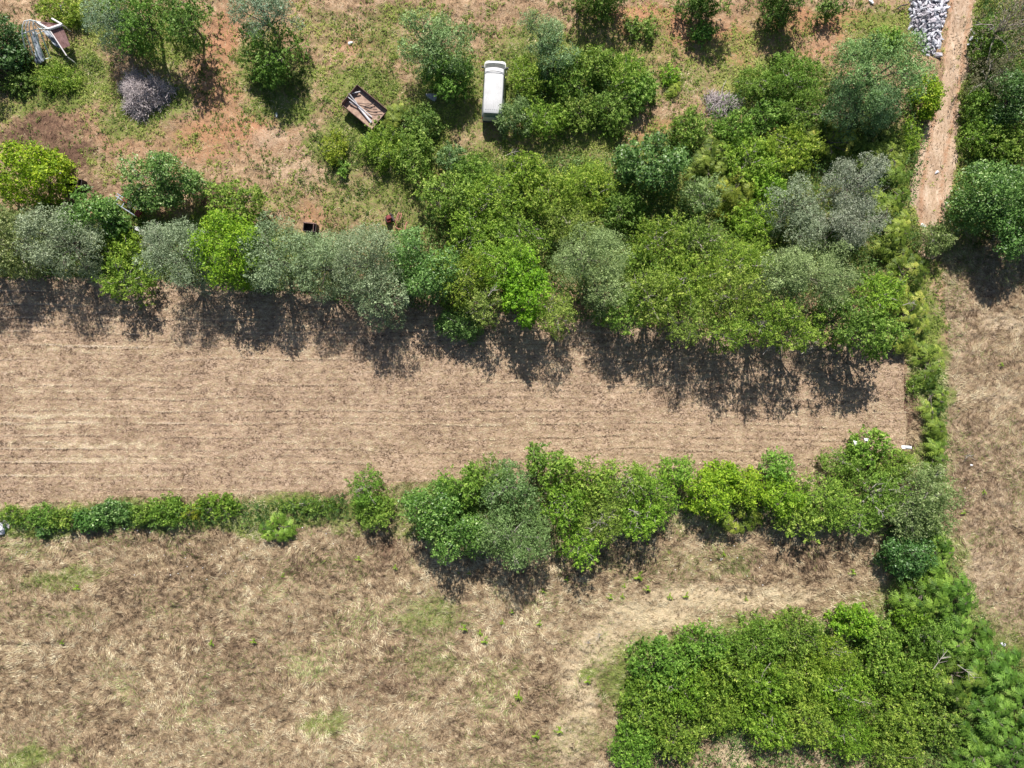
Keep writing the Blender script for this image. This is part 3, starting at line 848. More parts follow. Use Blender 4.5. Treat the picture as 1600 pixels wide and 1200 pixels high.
TREES = [
 # ---- upper left
 (-22, 66, 42, 66, 3.2, 'dark', 'dark shade-tinted green tree cut by the top left corner, left of the tube frame', (.8, .85, .9)),  # dark leaves and lowered tint stand in for shade over this corner
 (95, 14, 46, 26, 1.5, 'yellow', 'yellow-green shrub behind the white beams in the top left'),
 (92, 122, 40, 26, .9, 'yellow', 'low bright yellow-green bush at the foot of the tube frame', (.85, .95, .9)),
 (30, 130, 26, 18, 1.0, 'green', 'small dark bush left of the tube frame foot', (.8, .8, .8)),
 (172, 28, 40, 44, 4.6, 'olive', 'blue-grey olive leaning out of the top edge left of the dark bushy tree', (.85, 1, 1)),
 (218, 26, 52, 48, 5.2, 'green', 'tall deep green tree at the top edge casting a square shadow over grass', (.85, 1, .8)),
 (288, 26, 38, 38, 5.0, 'green', 'round dark green tree at the top edge with a long narrow shadow', (.75, .85, .8)),
 (412, 22, 54, 40, 5.4, 'olive', 'grey-blue olive at the top edge growing over a green tree', (.85, .98, 1.02)),
 (424, 76, 52, 46, 3.8, 'green', 'glossy green bushy tree directly below the grey-blue olive', (.85, .95, .8)),
 (682, 66, 66, 54, 5.2, 'olive', 'big soft green feathery tree left of the white van', (.78, .98, .62)),
 (700, 108, 44, 40, 3.6, 'green', 'bright green bushy growth on the lower flank of the feathery tree by the van', (.8, .95, .7)),
 (622, 196, 40, 30, 1.6, 'frond', 'low feathery shrub growing against the rusty trailer', (1.15, 1.05, .9)),
 (660, 190, 30, 30, 2.2, 'green', 'dark green shrub between the trailer and the van shadow'),
 (600, 232, 44, 34, 2.0, 'yellow', 'yellow-green shrub below the rusty trailer', (.85, .95, .9)),
 (650, 240, 32, 46, 2.6, 'green', 'upright light green shrub at the bottom of the clump below the trailer', (1.2, 1.15, 1)),
 (522, 228, 20, 32, 1.3, 'yellow', 'small acid yellow bush standing left of the clump below the trailer', (1, .95, .7)),
 (536, 262, 10, 14, .8, 'green', 'tiny bright green plant below the small acid yellow bush', (1.1, 1.2, 1)),
 # ---- clump right of the van
 (846, 48, 32, 34, 4.0, 'olive', 'soft grey-green tree at the upper left of the clump right of the van', (.8, .98, .72)),
 (868, 84, 34, 34, 3.8, 'olive', 'grey-green tree in the clump right of the van, below its twin', (.7, .92, .66)),
 (822, 118, 30, 36, 2.2, 'yellow', 'yellow-green bush touching the right side of the white van', (.85, .95, .9)),
 (806, 182, 38, 28, 2.8, 'pale', 'pale grey-green bush hanging over the rear of the white van', (.7, .85, .75)),
 (888, 120, 38, 34, 2.8, 'green', 'mid green shrub in the middle of the clump right of the van', (.9, .95, .7)),
 (928, 96, 38, 28, 2.6, 'green', 'green shrub along the upper edge of the clump right of the van', (1.15, 1.1, .9)),
 (980, 112, 36, 34, 2.6, 'yellow', 'yellow-green shrub at the top right of the clump right of the van', (.8, .95, .9)),
 (1002, 140, 28, 34, 2.4, 'green', 'leafy shrub at the far right end of the clump right of the van', (1, 1.1, .9)),
 (850, 184, 44, 28, 2.2, 'yellow', 'yellow-green shrub on the lower edge of the clump behind the van', (.8, .95, .9)),
 (908, 172, 44, 30, 2.2, 'green', 'dull green shrub on the lower edge of the clump right of the van', (1.05, 1, .8)),
 (956, 168, 40, 32, 2.3, 'green', 'dark leafy shrub at the lower right of the clump right of the van', (.85, .9, .7)),
 (1048, 114, 18, 15, .9, 'yellow', 'small lime plant alone on the tan ground right of the van clump', (.9, 1.15, .8)),
 (1058, 138, 16, 10, .6, 'frond', 'small spiky fern-like plant just below the small lime plant', (1.4, 1.3, 1)),
 (958, 204, 20, 14, .9, 'green', 'small green bush on bare ground below the van clump', (1.1, 1.1, .9)),
 (1000, 44, 30, 16, .9, 'green', 'low green bush under the top edge, left of three', (.9, .9, .8)),
 (930, 8, 36, 16, 1.2, 'green', 'dark green bush at the top edge above the van clump', (.8, .8, .7)),
 (1096, 48, 26, 14, 1.0, 'green', 'low green bush on red soil near the top edge, centre of three', (.8, 1, .8)),
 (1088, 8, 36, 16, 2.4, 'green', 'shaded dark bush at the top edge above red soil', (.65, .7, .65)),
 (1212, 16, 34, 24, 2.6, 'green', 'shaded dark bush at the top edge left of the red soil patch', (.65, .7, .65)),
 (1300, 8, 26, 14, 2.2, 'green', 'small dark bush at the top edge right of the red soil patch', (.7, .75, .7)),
 # ---- left: around the farm junk
 (34, 268, 60, 56, 5.0, 'lime', 'vivid lime-green tree at the left edge', (1.1, 1.0, .8)),
 (246, 280, 62, 44, 4.2, 'dark', 'large-leaved round green tree standing alone above the olive row', (1.25, 1.2, 1.1)),
 (138, 334, 50, 38, 4.2, 'dark', 'dark green tree between the iron trough and the olives', (1.1, 1.15, .9)),
 (12, 372, 48, 62, 4.2, 'pale', 'pale mixed-green tree at the left edge below the lime tree', (.85, .85, .75)),
 (92, 378, 62, 62, 5.0, 'olive', 'silvery olive tree, leftmost whole olive in the row'),
 (192, 388, 40, 34, 2.6, 'yellow', 'yellow-green shrub between the two leftmost olives', (.85, .95, .8)),
 (192, 436, 44, 36, 3.2, 'yellow', 'yellow-green tree bulging out over the edge of the stubble', (.72, .85, .7)),
 (240, 374, 22, 26, 3.0, 'grey', 'thin greyish bush under the farm implement'),
 (276, 400, 56, 60, 5.0, 'olive', 'silvery olive tree just left of the bright green pair', (.95, 1, .98)),
 (366, 316, 52, 30, 3.2, 'green', 'mid green tree at the upper end of the bright green pair', (1.15, 1.1, .8)),
 (354, 392, 56, 72, 5.2, 'lime', 'bright green tree between two silvery olives in the row', (.85, .92, .8)),
 (428, 400, 58, 66, 5.0, 'olive', 'olive tree right of the bright green tree in the row', (.85, .95, .82)),
 (500, 412, 48, 54, 4.6, 'olive', 'shorter olive tree filling the row left of the largest olive', (.85, .95, .78)),
 (570, 404, 66, 62, 5.4, 'olive', 'largest silvery olive tree in the row, below the dark box', (1, 1.03, .95)),
 (592, 464, 56, 44, 4.4, 'olive', 'drooping olive tree spilling onto the stubble at the right of the row', (.95, 1.02, .9)),
 (636, 384, 32, 28, 3.4, 'pale', 'light green leafy tree beside the red pipes', (.75, 1.05, .8)),
 (664, 420, 52, 54, 4.8, 'dark', 'dark glossy tree right of the drooping olive', (1.1, 1.15, 1)),
 (718, 506, 44, 28, 3.0, 'pale', 'soft green rounded shrub jutting alone into the shadowed stubble', (.62, .88, .55)),
 # ---- central thicket
 (706, 246, 28, 22, 2.2, 'pale', 'small pale blue-green bush at the top left tip of the thicket', (.6, .8, .7)),
 (742, 270, 34, 34, 2.8, 'green', 'green shrub just below the small pale blue-green bush', (1.05, 1.1, .8)),
 (700, 302, 48, 42, 3.8, 'green', 'green tree on the left edge of the thicket above the red pipes', (1.2, 1.15, .9)),
 (770, 310, 50, 42, 3.2, 'yellow', 'yellow-green tree in the upper left of the thicket', (.82, .95, .8)),
 (820, 266, 36, 36, 2.4, 'yellow', 'upright yellow-green shrub on the upper edge of the thicket', (.85, .95, .8)),
 (856, 300, 48, 40, 2.6, 'yellow', 'pale yellow-green shrub mass left of the dark round tree', (.95, 1, 1)),
 (920, 290, 50, 44, 2.8, 'yellow', 'bright yellow-green shrub touching the dark round tree from the left', (.95, 1.02, .9)),
 (890, 348, 50, 32, 3.0, 'ash', 'olive-yellow shrub above the grey-green tree in the thicket', (1.05, 1.05, .9)),
 (740, 366, 50, 42, 3.8, 'yellow', 'yellow-green tree in the thicket right of the dark glossy tree', (.78, .92, .8)),
 (812, 370, 50, 36, 3.6, 'yellow', 'twiggy yellow-green tree in the middle left of the thicket', (.72, .85, .8)),
 (722, 432, 54, 52, 4.6, 'yellow', 'yellow-green tree with pale branches above the jutting soft green shrub', (.8, .84, .7)),
 (790, 412, 52, 44, 4.6, 'yellow', 'bright yellow-green tree above the vivid green hanging tree', (.8, 1, .75)),
 (822, 452, 40, 58, 5.0, 'lime', 'vivid green tree hanging over the stubble edge in the centre', (.72, .9, .7)),
 (754, 478, 38, 30, 4.0, 'ash', 'olive-toned tree on the stubble edge left of the vivid green tree'),
 (866, 488, 36, 36, 4.4, 'ash', 'olive-toned tree on the stubble edge right of the vivid green tree', (1.1, 1.1, .95)),
 (1022, 252, 52, 42, 4.8, 'dark', 'dark round tree in the upper middle of the thicket', (1.1, 1.1, 1.05)),
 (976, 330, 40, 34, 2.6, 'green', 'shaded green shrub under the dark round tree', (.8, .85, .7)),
 (1102, 304, 34, 32, 3.8, 'pale', 'pale grey-green tree right of the dark round tree', (.78, .92, .78)),
 (926, 398, 66, 48, 5.6, 'olive', 'fluffy grey-green tree in the centre of the thicket', (.92, 1.03, .66)),
 (946, 452, 46, 40, 5.0, 'olive', 'grey-green leaning tree just below the fluffy central one', (.94, 1.03, .66)),
 (1030, 372, 52, 44, 3.6, 'yellow', 'tawny yellow-green tree right of the fluffy central tree', (.72, .8, .7)),
 (1024, 412, 46, 32, 3.2, 'green', 'fresh green low tree between the fluffy tree and the stubble', (1.35, 1.3, 1)),
 (1096, 372, 44, 40, 3.4, 'ash', 'olive-brown shrub in the middle right of the thicket', (.85, .95, .8)),
 (974, 488, 42, 34, 4.2, 'green', 'leafy green tree on the stubble edge below the leaning grey-green tree', (1.05, 1.1, .8)),
 (1020, 458, 50, 44, 5.2, 'ash', 'olive-yellow tree on the stubble edge, first right of the leafy green one', (1.08, 1.1, .85)),
 (1078, 438, 54, 46, 5.4, 'yellow', 'yellow-topped tree on the stubble edge in the right half of the thicket', (.8, .88, .75)),
 (1070, 500, 46, 36, 5.0, 'ash', 'thin-leaved tree whose shadow reaches farthest over the stubble', (1.05, 1.1, .9)),
 (1140, 462, 52, 46, 5.6, 'ash', 'wide olive-yellow tree left of the big pale olive', (1.15, 1.15, .9)),
 (1136, 520, 40, 28, 5.0, 'yellow', 'yellow-green tree hanging furthest down onto the stubble', (.72, .84, .75)),
 (1196, 500, 48, 40, 5.6, 'yellow', 'yellow-green tree below the left side of the big pale olive', (.74, .84, .75)),
 (1160, 408, 48, 40, 4.2, 'yellow', 'yellow-green tree left of the grey leafless-looking trees', (.82, .92, .8)),
 (1270, 430, 72, 62, 6.4, 'olive', 'big pale grey-green olive at the lower right of the thicket', (1.0, 1.08, .72)),
 (1214, 432, 40, 36, 5.6, 'olive', 'smaller pale olive joined to the left of the big pale olive', (1.0, 1.08, .72)),
 (1248, 522, 36, 30, 5.0, 'yellow', 'ragged yellow-green tree below the big pale olive', (.72, .82, .75)),
 (1320, 500, 40, 44, 5.2, 'green', 'deep green tree with bare twigs right of the ragged yellow-green one', (.8, .85, .7)),
 (1362, 520, 46, 42, 5.0, 'green', 'mid green tree at the lower right corner of the thicket', (1.0, 1.05, .8)),
 (1376, 460, 46, 36, 4.0, 'yellow', 'yellow-green tree right of the big pale olive', (.8, .98, .75)),
 (1414, 500, 36, 50, 2.2, 'frond', 'light green shrub at the right end of the thicket', (1.25, 1.15, .9)),
 (1420, 432, 34, 40, 2.4, 'frond', 'feathery green shrub below the track end bush', (1.2, 1.1, .9)),
 (1336, 288, 56, 50, 5.4, 'grey', 'grey lichen-coloured tree, upper of the grey pair', (.86, .90, .88)),
 (1330, 346, 58, 38, 5.0, 'grey', 'grey lichen-coloured tree below the upper grey one', (.9, .93, .9)),
 (1242, 318, 44, 46, 4.4, 'grey', 'smaller grey-green tree left of the grey pair', (.82, .92, .78)),
 (1258, 366, 36, 26, 4.0, 'grey', 'low grey-green tree just above the big pale olive', (.9, 1.0, .85)),
 (1170, 250, 54, 44, 2.4, 'yellow', 'yellow-green shrub mass above the smaller grey-green tree', (.9, 1.05, .9)),
 (1240, 232, 56, 38, 2.2, 'yellow', 'bright yellow brambles below the big feathery tree', (1.0, 1.05, .85)),
 (1150, 200, 36, 30, 2.2, 'green', 'deep green upright shrub below the dead brushwood', (1, 1.1, .8)),
 (1078, 200, 30, 34, 2.0, 'green', 'green shrub left of the dead brushwood', (1.05, 1.05, .8)),
 (1110, 250, 36, 34, 2.2, 'frond', 'fern-leaved shrub between the dark round tree and the yellow brambles', (1.1, 1.05, .9)),
 (1148, 298, 36, 36, 2.2, 'frond', 'feathery shrub right of the pale grey-green tree', (1.35, 1.15, .8)),
 (1180, 344, 42, 36, 2.6, 'yellow', 'yellow-green shrub beneath the smaller grey-green tree', (.9, 1.05, .85)),
 (1200, 296, 34, 30, 2.2, 'yellow', 'lime brambles above the smaller grey-green tree', (.85, 1.1, .8)),
 (1300, 218, 40, 28, 2.2, 'frond', 'spiky fern-leaved shrub under the big feathery tree', (1.2, 1.1, .8)),
 (1376, 240, 42, 34, 2.2, 'frond', 'fern-leaved shrub above the upper grey tree, near the track', (1.1, 1.1, .9)),
 (1392, 290, 26, 42, 2.0, 'frond', 'fern-leaved shrub between the upper grey tree and the track', (1.05, 1.1, .9)),
 (1394, 356, 32, 44, 2.2, 'frond', 'bright fern-leaved shrub at the end of the track', (1.2, 1.15, .9)),
 (1424, 212, 13, 34, 1.4, 'yellow', 'narrow yellow-green bush leaning on the track edge', (.9, 1.05, .7)),
 (1452, 148, 24, 40, 2.4, 'lime', 'bright lime shrub on the track edge beside the big feathery tree', (1.0, .95, .8)),
 (1374, 108, 82, 62, 6.4, 'olive', 'biggest feathery green tree, between the white stone heap and the thicket', (.72, 1.0, .56)),
 (1352, 160, 66, 42, 5.2, 'olive', 'shaded underside of the biggest feathery tree, as a darker-tinted crown', (.62, .86, .58)),  # added crown, its darker tint paints the big tree's underside shade
 (1240, 118, 52, 38, 2.6, 'ash', 'dull green shrub left of the biggest feathery tree', (.75, .95, .7)),
 (1262, 170, 46, 34, 2.6, 'ash', 'dull green shrub between brushwood and the biggest feathery tree', (.75, .9, .7)),
 (1184, 128, 38, 28, 1.6, 'ash', 'low sage-coloured shrub right of the dead brushwood', (.9, 1.05, .85)),
 (1206, 176, 34, 26, 1.8, 'green', 'small round shrub below the sage-coloured shrub', (.95, 1.05, .9)),
 (1390, 58, 24, 20, 1.6, 'green', 'small green bush left of the white stone heap', (1.05, 1.15, .9)),
 (1466, 372, 30, 28, 2.8, 'pale', 'small pale sapling standing alone where the track ends', (.78, .85, .65)),
 # ---- right of the track
 (1578, 40, 44, 56, 5.0, 'dead', 'brown half-dead tree at the top right corner', (.85, .9, .85)),
 (1550, 62, 22, 44, 2.6, 'green', 'dark green bush on the right verge at the top of the track', (.8, .9, .7)),
 (1556, 120, 40, 40, 3.6, 'dead', 'grey-brown half-dead shrub below the corner tree', (.7, .85, .65)),
 (1532, 160, 26, 30, 2.4, 'green', 'green round shrub on the right verge halfway along the track', (1.0, 1.1, .8)),
 (1590, 150, 36, 44, 4.2, 'dark', 'dark tree on the right edge halfway along the track', (.8, .85, .8)),
 (1534, 212, 28, 32, 2.2, 'ash', 'yellowish shrub on the right verge above the big dark tree', (.85, 1.05, .75)),
 (1574, 224, 44, 36, 3.0, 'green', 'olive-green shrub on the right edge above the big dark tree', (1.1, 1.05, .8)),
 (1556, 302, 60, 60, 5.4, 'dark', 'big dark tree beside the track end, shading the dry field', (1.2, 1.2, 1.05)),
 (1600, 350, 46, 50, 5.2, 'dark', 'dark green tree on the right edge behind the big dark tree', (1.05, 1.15, .95)),
 # ---- narrow hedge going down on the right
 (1452, 566, 18, 34, 1.6, 'frond', 'topmost feathery shrub of the narrow hedge right of the stubble', (1.15, 1.15, .9)),
 (1458, 618, 17, 30, 1.6, 'frond', 'second feathery shrub from the top of the narrow hedge', (1.1, 1.15, .9)),
 (1461, 668, 16, 30, 1.5, 'frond', 'third feathery shrub from the top of the narrow hedge', (1.15, 1.15, .9)),
 (1464, 712, 17, 26, 1.6, 'frond', 'lowest feathery shrub of the narrow hedge, above the whitish tree', (1.1, 1.2, .9)),
 (1430, 600, 12, 18, .8, 'ash', 'small yellowish weed bush in the ditch right of the stubble', (.8, .9, .7)),
 # ---- lower hedge
 (1440, 782, 60, 66, 4.6, 'pale', 'whitish-leaved tree at the right end of the lower hedge', (.82, .90, .80)),
 (1362, 700, 36, 32, 3.0, 'green', 'green bush poking up into the stubble at the right end of the lower hedge', (1.1, 1.2, .8)),
 (1400, 728, 38, 28, 2.8, 'green', 'green bush above the whitish-leaved tree', (1.15, 1.1, .8)),
 (1320, 722, 40, 24, 2.6, 'ash', 'thin olive bush on the upper edge of the lower hedge near its right end', (.85, 1.05, .75)),
 (1372, 770, 46, 44, 4.2, 'ash', 'olive-green tree left of the whitish-leaved tree', (.85, 1.05, .75)),
 (1348, 812, 42, 26, 3.8, 'ash', 'ragged olive tree on the lower edge left of the whitish-leaved tree', (.8, 1.0, .7)),
 (1296, 778, 44, 40, 4.2, 'green', 'light green tree in the right half of the lower hedge', (1.25, 1.25, .85)),
 (1252, 816, 40, 28, 3.8, 'green', 'light green tree on the lower edge in the right half of the hedge', (1.35, 1.25, .9)),
 (1216, 730, 30, 28, 3.2, 'green', 'fresh green bump on the upper edge of the lower hedge, right of the gap', (1, 1.25, .8)),
 (1226, 776, 40, 34, 3.8, 'lime', 'vivid tree in the middle of the right half of the lower hedge', (.85, .92, .9)),
 (1174, 768, 42, 30, 3.6, 'lime', 'vivid yellow-green tree left of the vivid one in the lower hedge', (1, .98, .9)),
 (1130, 740, 28, 20, 2.8, 'lime', 'small vivid bush on the top edge of the lower hedge', (.9, .95, .8)),
 (1106, 772, 40, 40, 3.8, 'lime', 'vivid green tree where the lower hedge narrows', (1, 1, .95)),
 (1062, 736, 30, 26, 3.0, 'green', 'green knob rising above the vivid tree where the hedge narrows', (1.15, 1.3, .8)),
 (1154, 812, 28, 22, 2.2, 'frond', 'low fern-like shrub under the lower hedge', (1.2, 1.1, .8)),
 (1118, 800, 20, 20, 2.0, 'ash', 'small yellowish bush below the vivid tree'),
 (1022, 774, 42, 44, 4.6, 'yellow', 'yellow-green tree at the right end of the big clump in the lower hedge', (.7, .92, .65)),
 (976, 756, 42, 38, 4.6, 'ash', 'olive-yellow tree high in the right part of the big clump', (.9, 1.05, .75)),
 (926, 746, 42, 36, 4.4, 'green', 'green tree on the upper edge of the big clump', (1.25, 1.2, .8)),
 (1000, 812, 42, 30, 4.6, 'yellow', 'yellow-green tree on the lower edge of the big clump, right side', (.72, .95, .65)),
 (944, 808, 48, 40, 5.0, 'ash', 'olive-tinged tree in the middle of the big clump', (1, 1.08, .8)),
 (904, 852, 36, 34, 4.4, 'yellow', 'yellow-green tree reaching lowest right of the grey-green one', (.7, .92, .65)),
 (880, 790, 38, 40, 5.0, 'yellow', 'yellow-green tree right of the large grey-green tree', (.62, .82, .6)),
 (866, 734, 30, 32, 4.2, 'green', 'slender green tree on the upper edge of the big clump', (1.05, 1.1, .75)),
 (796, 768, 50, 48, 5.4, 'pale', 'grey-green tree in the upper middle of the big clump', (.56, .76, .60)),
 (804, 838, 68, 52, 6.2, 'pale', 'large grey-green drooping tree on the lower edge, casting the deepest shadow', (.66, .84, .68)),
 (836, 722, 18, 26, 3.6, 'green', 'thin pointed green top on the upper edge of the big clump', (.85, .95, .7)),
 (722, 758, 46, 34, 4.4, 'green', 'green tree at the upper left of the big clump', (1.0, 1.1, .75)),
 (762, 744, 34, 26, 4.2, 'ash', 'brownish-green tree between the upper left tree and the pointed top', (.75, .9, .7)),
 (676, 790, 48, 44, 5.0, 'dark', 'dense glossy tree at the left end of the big clump', (1.0, 1.08, .72)),
 (706, 838, 54, 42, 5.4, 'dark', 'dense glossy tree bulging out at the lower left of the big clump', (.98, 1.05, .70)),
 (572, 766, 30, 34, 2.8, 'ash', 'wispy green shrub standing alone left of the big clump', (.68, .95, .6)),
 (584, 800, 38, 30, 2.2, 'green', 'green shrub below the wispy one left of the big clump', (1.1, 1.1, .8)),
 # ---- low hedge on the left
 (430, 820, 24, 26, 1.1, 'frond', 'bright star-shaped leafy bush below the low left hedge', (.9, 1.12, .75)),
 (338, 792, 42, 18, 1.2, 'green', 'clipped-looking green bush right of the yellow plant', (1, 1.05, .6)),
 (262, 800, 38, 24, 1.4, 'green', 'dense dark green bush left of the yellow plant', (.85, .95, .6)),
 (178, 800, 36, 20, 1.4, 'dark', 'bluish dark green bush in the low left hedge', (.95, 1.0, .9)),
 (140, 812, 34, 18, 1.3, 'dark', 'dark green bush left of the bluish bush', (.9, 1.05, .8)),
 (100, 812, 24, 18, 1.2, 'green', 'mid green bush in the low left hedge', (1.05, 1.0, .7)),
 (64, 808, 26, 20, 1.2, 'green', 'dark leafy bush near the left end of the low hedge', (.8, .95, .7)),
 (20, 806, 28, 14, .9, 'yellow', 'yellowish bush at the left end of the low hedge', (.65, .8, .7)),
 (218, 804, 24, 16, 1.1, 'green', 'dull green bush between the bluish bush and the dense dark one', (.85, .9, .6)),
 (68, 828, 14, 12, .9, 'dark', 'small dark bush under the left end of the low hedge', (.8, .9, .8)),
 (480, 790, 60, 12, .6, 'ash', 'thin strip of low scrub along the stubble edge', (.7, .85, .6)),
 (300, 800, 12, 13, 1.4, 'bloom', 'small bright yellow plant in the low left hedge', (.62, .72, .7)),
 # ---- lower right thicket
 (1030, 1040, 50, 40, 2.6, 'green', 'dark leafy shrub at the top left corner of the lower right thicket', (.85, 1.05, .7)),
 (1100, 1010, 50, 34, 2.6, 'green', 'dark green leafy shrub on the upper edge of the lower right thicket', (.9, 1.1, .7)),
 (1180, 1004, 52, 36, 2.8, 'green', 'leafy shrub in the middle of the upper edge of the lower right thicket', (1, 1.1, .7)),
 (1250, 992, 46, 36, 2.8, 'green', 'leafy shrub on the upper edge beside the dark hollow', (1.1, 1.1, .75)),
 (1300, 1024, 44, 34, 3.0, 'yellow', 'yellow-green shrub below the dark hollow', (.8, .92, .6)),
 (1010, 1100, 48, 44, 2.8, 'green', 'leafy shrub on the left edge of the lower right thicket', (1.0, 1.05, .6)),
 (990, 1170, 40, 46, 2.6, 'green', 'bright shrub at the bottom left of the lower right thicket', (.95, 1.15, .65)),
 (1070, 1080, 48, 44, 3.0, 'yellow', 'yellow-tinged shrub in the left part of the lower right thicket', (.62, .84, .55)),
 (1060, 1150, 48, 40, 3.0, 'green', 'leafy shrub above the straw gap of the lower right thicket', (1.15, 1.1, .7)),
 (1130, 1060, 50, 44, 3.0, 'green', 'mid green shrub in the centre left of the lower right thicket', (1.1, 1.1, .6)),
 (1124, 1116, 46, 34, 2.8, 'green', 'green shrub just above the straw gap', (1.1, 1.1, .6)),
 (1190, 1074, 50, 46, 3.0, 'yellow', 'yellow-green shrub with bare twigs in the thicket centre', (.66, .86, .55)),
 (1200, 1138, 46, 40, 2.8, 'yellow', 'leafy shrub right of the straw gap', (.7, .9, .6)),
 (1252, 1060, 46, 42, 3.0, 'green', 'light green shrub in the centre right of the lower right thicket', (1.3, 1.25, .7)),
 (1262, 1130, 46, 42, 3.0, 'green', 'pale green shrub in the lower centre of the lower right thicket', (1.4, 1.3, .8)),
 (1320, 1084, 46, 44, 3.2, 'yellow', 'brightest yellow-green shrub in the lower right thicket', (.76, .98, .6)),
 (1330, 1150, 44, 40, 3.0, 'yellow', 'yellow-green shrub by the second dark hollow', (.66, .88, .55)),
 (1396, 1120, 44, 44, 3.0, 'green', 'green shrub right of the second dark hollow', (1.2, 1.15, .7)),
 (1400, 1180, 50, 34, 2.8, 'green', 'leafy shrub near the bottom edge left of the pale straw patch', (1.15, 1.1, .7)),
 (1390, 1050, 44, 40, 2.8, 'green', 'mid green shrub right of the brightest yellow-green one', (1.1, 1.15, .7)),
 (1336, 972, 38, 30, 2.4, 'lime', 'vivid low shrub right above the dark hollow', (.8, .95, .9)),
 (1376, 1000, 36, 34, 2.4, 'green', 'glossy shrub on the diagonal between hedge and thicket', (1.2, 1.25, .8)),
 # ---- diagonal frond hedge on the right
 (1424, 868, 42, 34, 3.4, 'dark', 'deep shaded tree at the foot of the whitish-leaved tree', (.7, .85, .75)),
 (1466, 868, 28, 40, 2.4, 'frond', 'feathery shrub at the head of the diagonal hedge', (.85, 1.1, .75)),
 (1450, 930, 44, 38, 2.8, 'frond', 'feathery shrub on the diagonal hedge, below its head', (.9, 1.1, .75)),
 (1496, 930, 34, 38, 2.6, 'frond', 'feathery shrub bordering the dry field, upper', (.85, 1.15, .8)),
 (1424, 962, 30, 24, 2.2, 'yellow', 'yellow star-leaved bush on the left flank of the diagonal hedge', (.7, .92, .6)),
 (1450, 1000, 44, 38, 2.8, 'ash', 'dull bush in the middle of the diagonal hedge', (.7, .92, .6)),
 (1510, 996, 42, 36, 2.8, 'frond', 'feathery shrub bordering the dry field, middle', (.85, 1.15, .8)),
 (1560, 1050, 46, 40, 3.0, 'frond', 'feathery shrub bordering the dry field, lower', (.8, 1.15, .85)),
 (1602, 1100, 44, 44, 3.0, 'frond', 'feathery shrub cut by the right edge in the diagonal hedge', (.85, 1.15, .85)),
 (1500, 1060, 46, 42, 3.0, 'frond', 'feathery shrub around the bare branches of the diagonal hedge', (1, 1.1, .8)),
 (1450, 1072, 40, 40, 2.8, 'green', 'green shrub left of the bare branches', (1.15, 1.15, .75)),
 (1546, 1120, 46, 40, 3.0, 'frond', 'feathery shrub right of the pale straw patch', (.85, 1.15, .85)),
 (1592, 1170, 50, 44, 3.2, 'frond', 'feathery shrub in the bottom right corner', (.8, 1.1, .85)),
 (1530, 1184, 44, 36, 2.8, 'frond', 'feathery shrub on the bottom edge near the right corner', (.9, 1.15, .85)),
 (1470, 1140, 34, 40, 2.4, 'green', 'dull green shrub beside the pale straw patch', (1.0, 1.0, .7)),
]
for i, T in enumerate(TREES):
    px, py, rx, ry, h, st, lab = T[:7]
    tc = T[7] if len(T) > 7 else (1, 1, 1)
    nm = None
    if st == 'bloom':
        nm = 'yellow_flowering_plant'
    if h < 1.01 and st != 'bloom':
        nm = 'low_bush'
    if 'half-dead tree' in lab:
        nm = 'half_dead_tree'
    plant(px, py, rx, ry, h, st, lab, tc, nm, seed=i, cat='plant' if st == 'bloom' else None)

# trees just outside the picture whose shade and crowns belong to the same rows
for i, (px, py, rx, ry, h, st, lab) in enumerate([
    (1120, -26, 40, 30, 4.5, 'green', 'green tree beyond the top edge above the red soil'),
    (1240, -26, 44, 30, 4.5, 'green', 'green tree beyond the top edge left of the stone heap'),
    (940, -24, 50, 30, 4.0, 'green', 'green tree beyond the top edge above the van clump'),
    (-50, 380, 50, 60, 4.8, 'olive', 'olive tree beyond the left edge in the row'),
    (1670, 300, 60, 70, 5.4, 'dark', 'dark tree beyond the right edge beside the track end'),
    (1670, 120, 60, 80, 5.0, 'green', 'green tree beyond the right edge by the track'),
    (1660, 1150, 50, 80, 3.0, 'frond', 'feathery shrub beyond the lower right corner')]):
    plant(px, py, rx, ry, h, st, lab, seed=500 + i)

# ------------------------------------------------------------------ small single weeds standing in the dry meadow
def weed_proto():
    r = np.random.RandomState(5)
    t = thing('weed_plant', '', 'weed')
    n = 40
    arm = r.uniform(0, 2 * np.pi, 6)
    a = arm[r.randint(0, 6, n)] + r.normal(0, .25, n)
    q = r.uniform(0, .34, n)
    pos = np.stack([np.cos(a) * q, np.sin(a) * q * .8, .08 + .36 * (1 - q / .4) * r.uniform(.3, 1, n)], 1)
    ax = np.stack([np.cos(a) + r.normal(0, .4, n), np.sin(a) + r.normal(0, .4, n), r.uniform(-.3, .4, n)], 1)
    nm = np.stack([r.normal(0, .4, n), r.normal(0, .4, n), np.ones(n)], 1)
    lv = link('leaves', leaf_mesh('weed_leaves', pos, ax, nm, r.uniform(.14, .26, n), r.uniform(.05, .09, n), np.clip(r.normal(.55, .2, n), 0, 1)), t, (FM['lime'],))
    v, f = join_tubes([tube([(0, 0, -.05), (.01 * k, .02, .2), (math.cos(k) * .08, math.sin(k) * .08, .42)], [.012, .01, .004], 4) for k in range(4)])
    link('stem', np_mesh('weed_stem', v, f, 4), t, (M_BARK,))
    return t
def copy_tree(o, parent=None):
    c = o.copy()
    COL.objects.link(c)
    c.parent = parent
    for ch in list(o.children):
        copy_tree(ch, c)
    return c
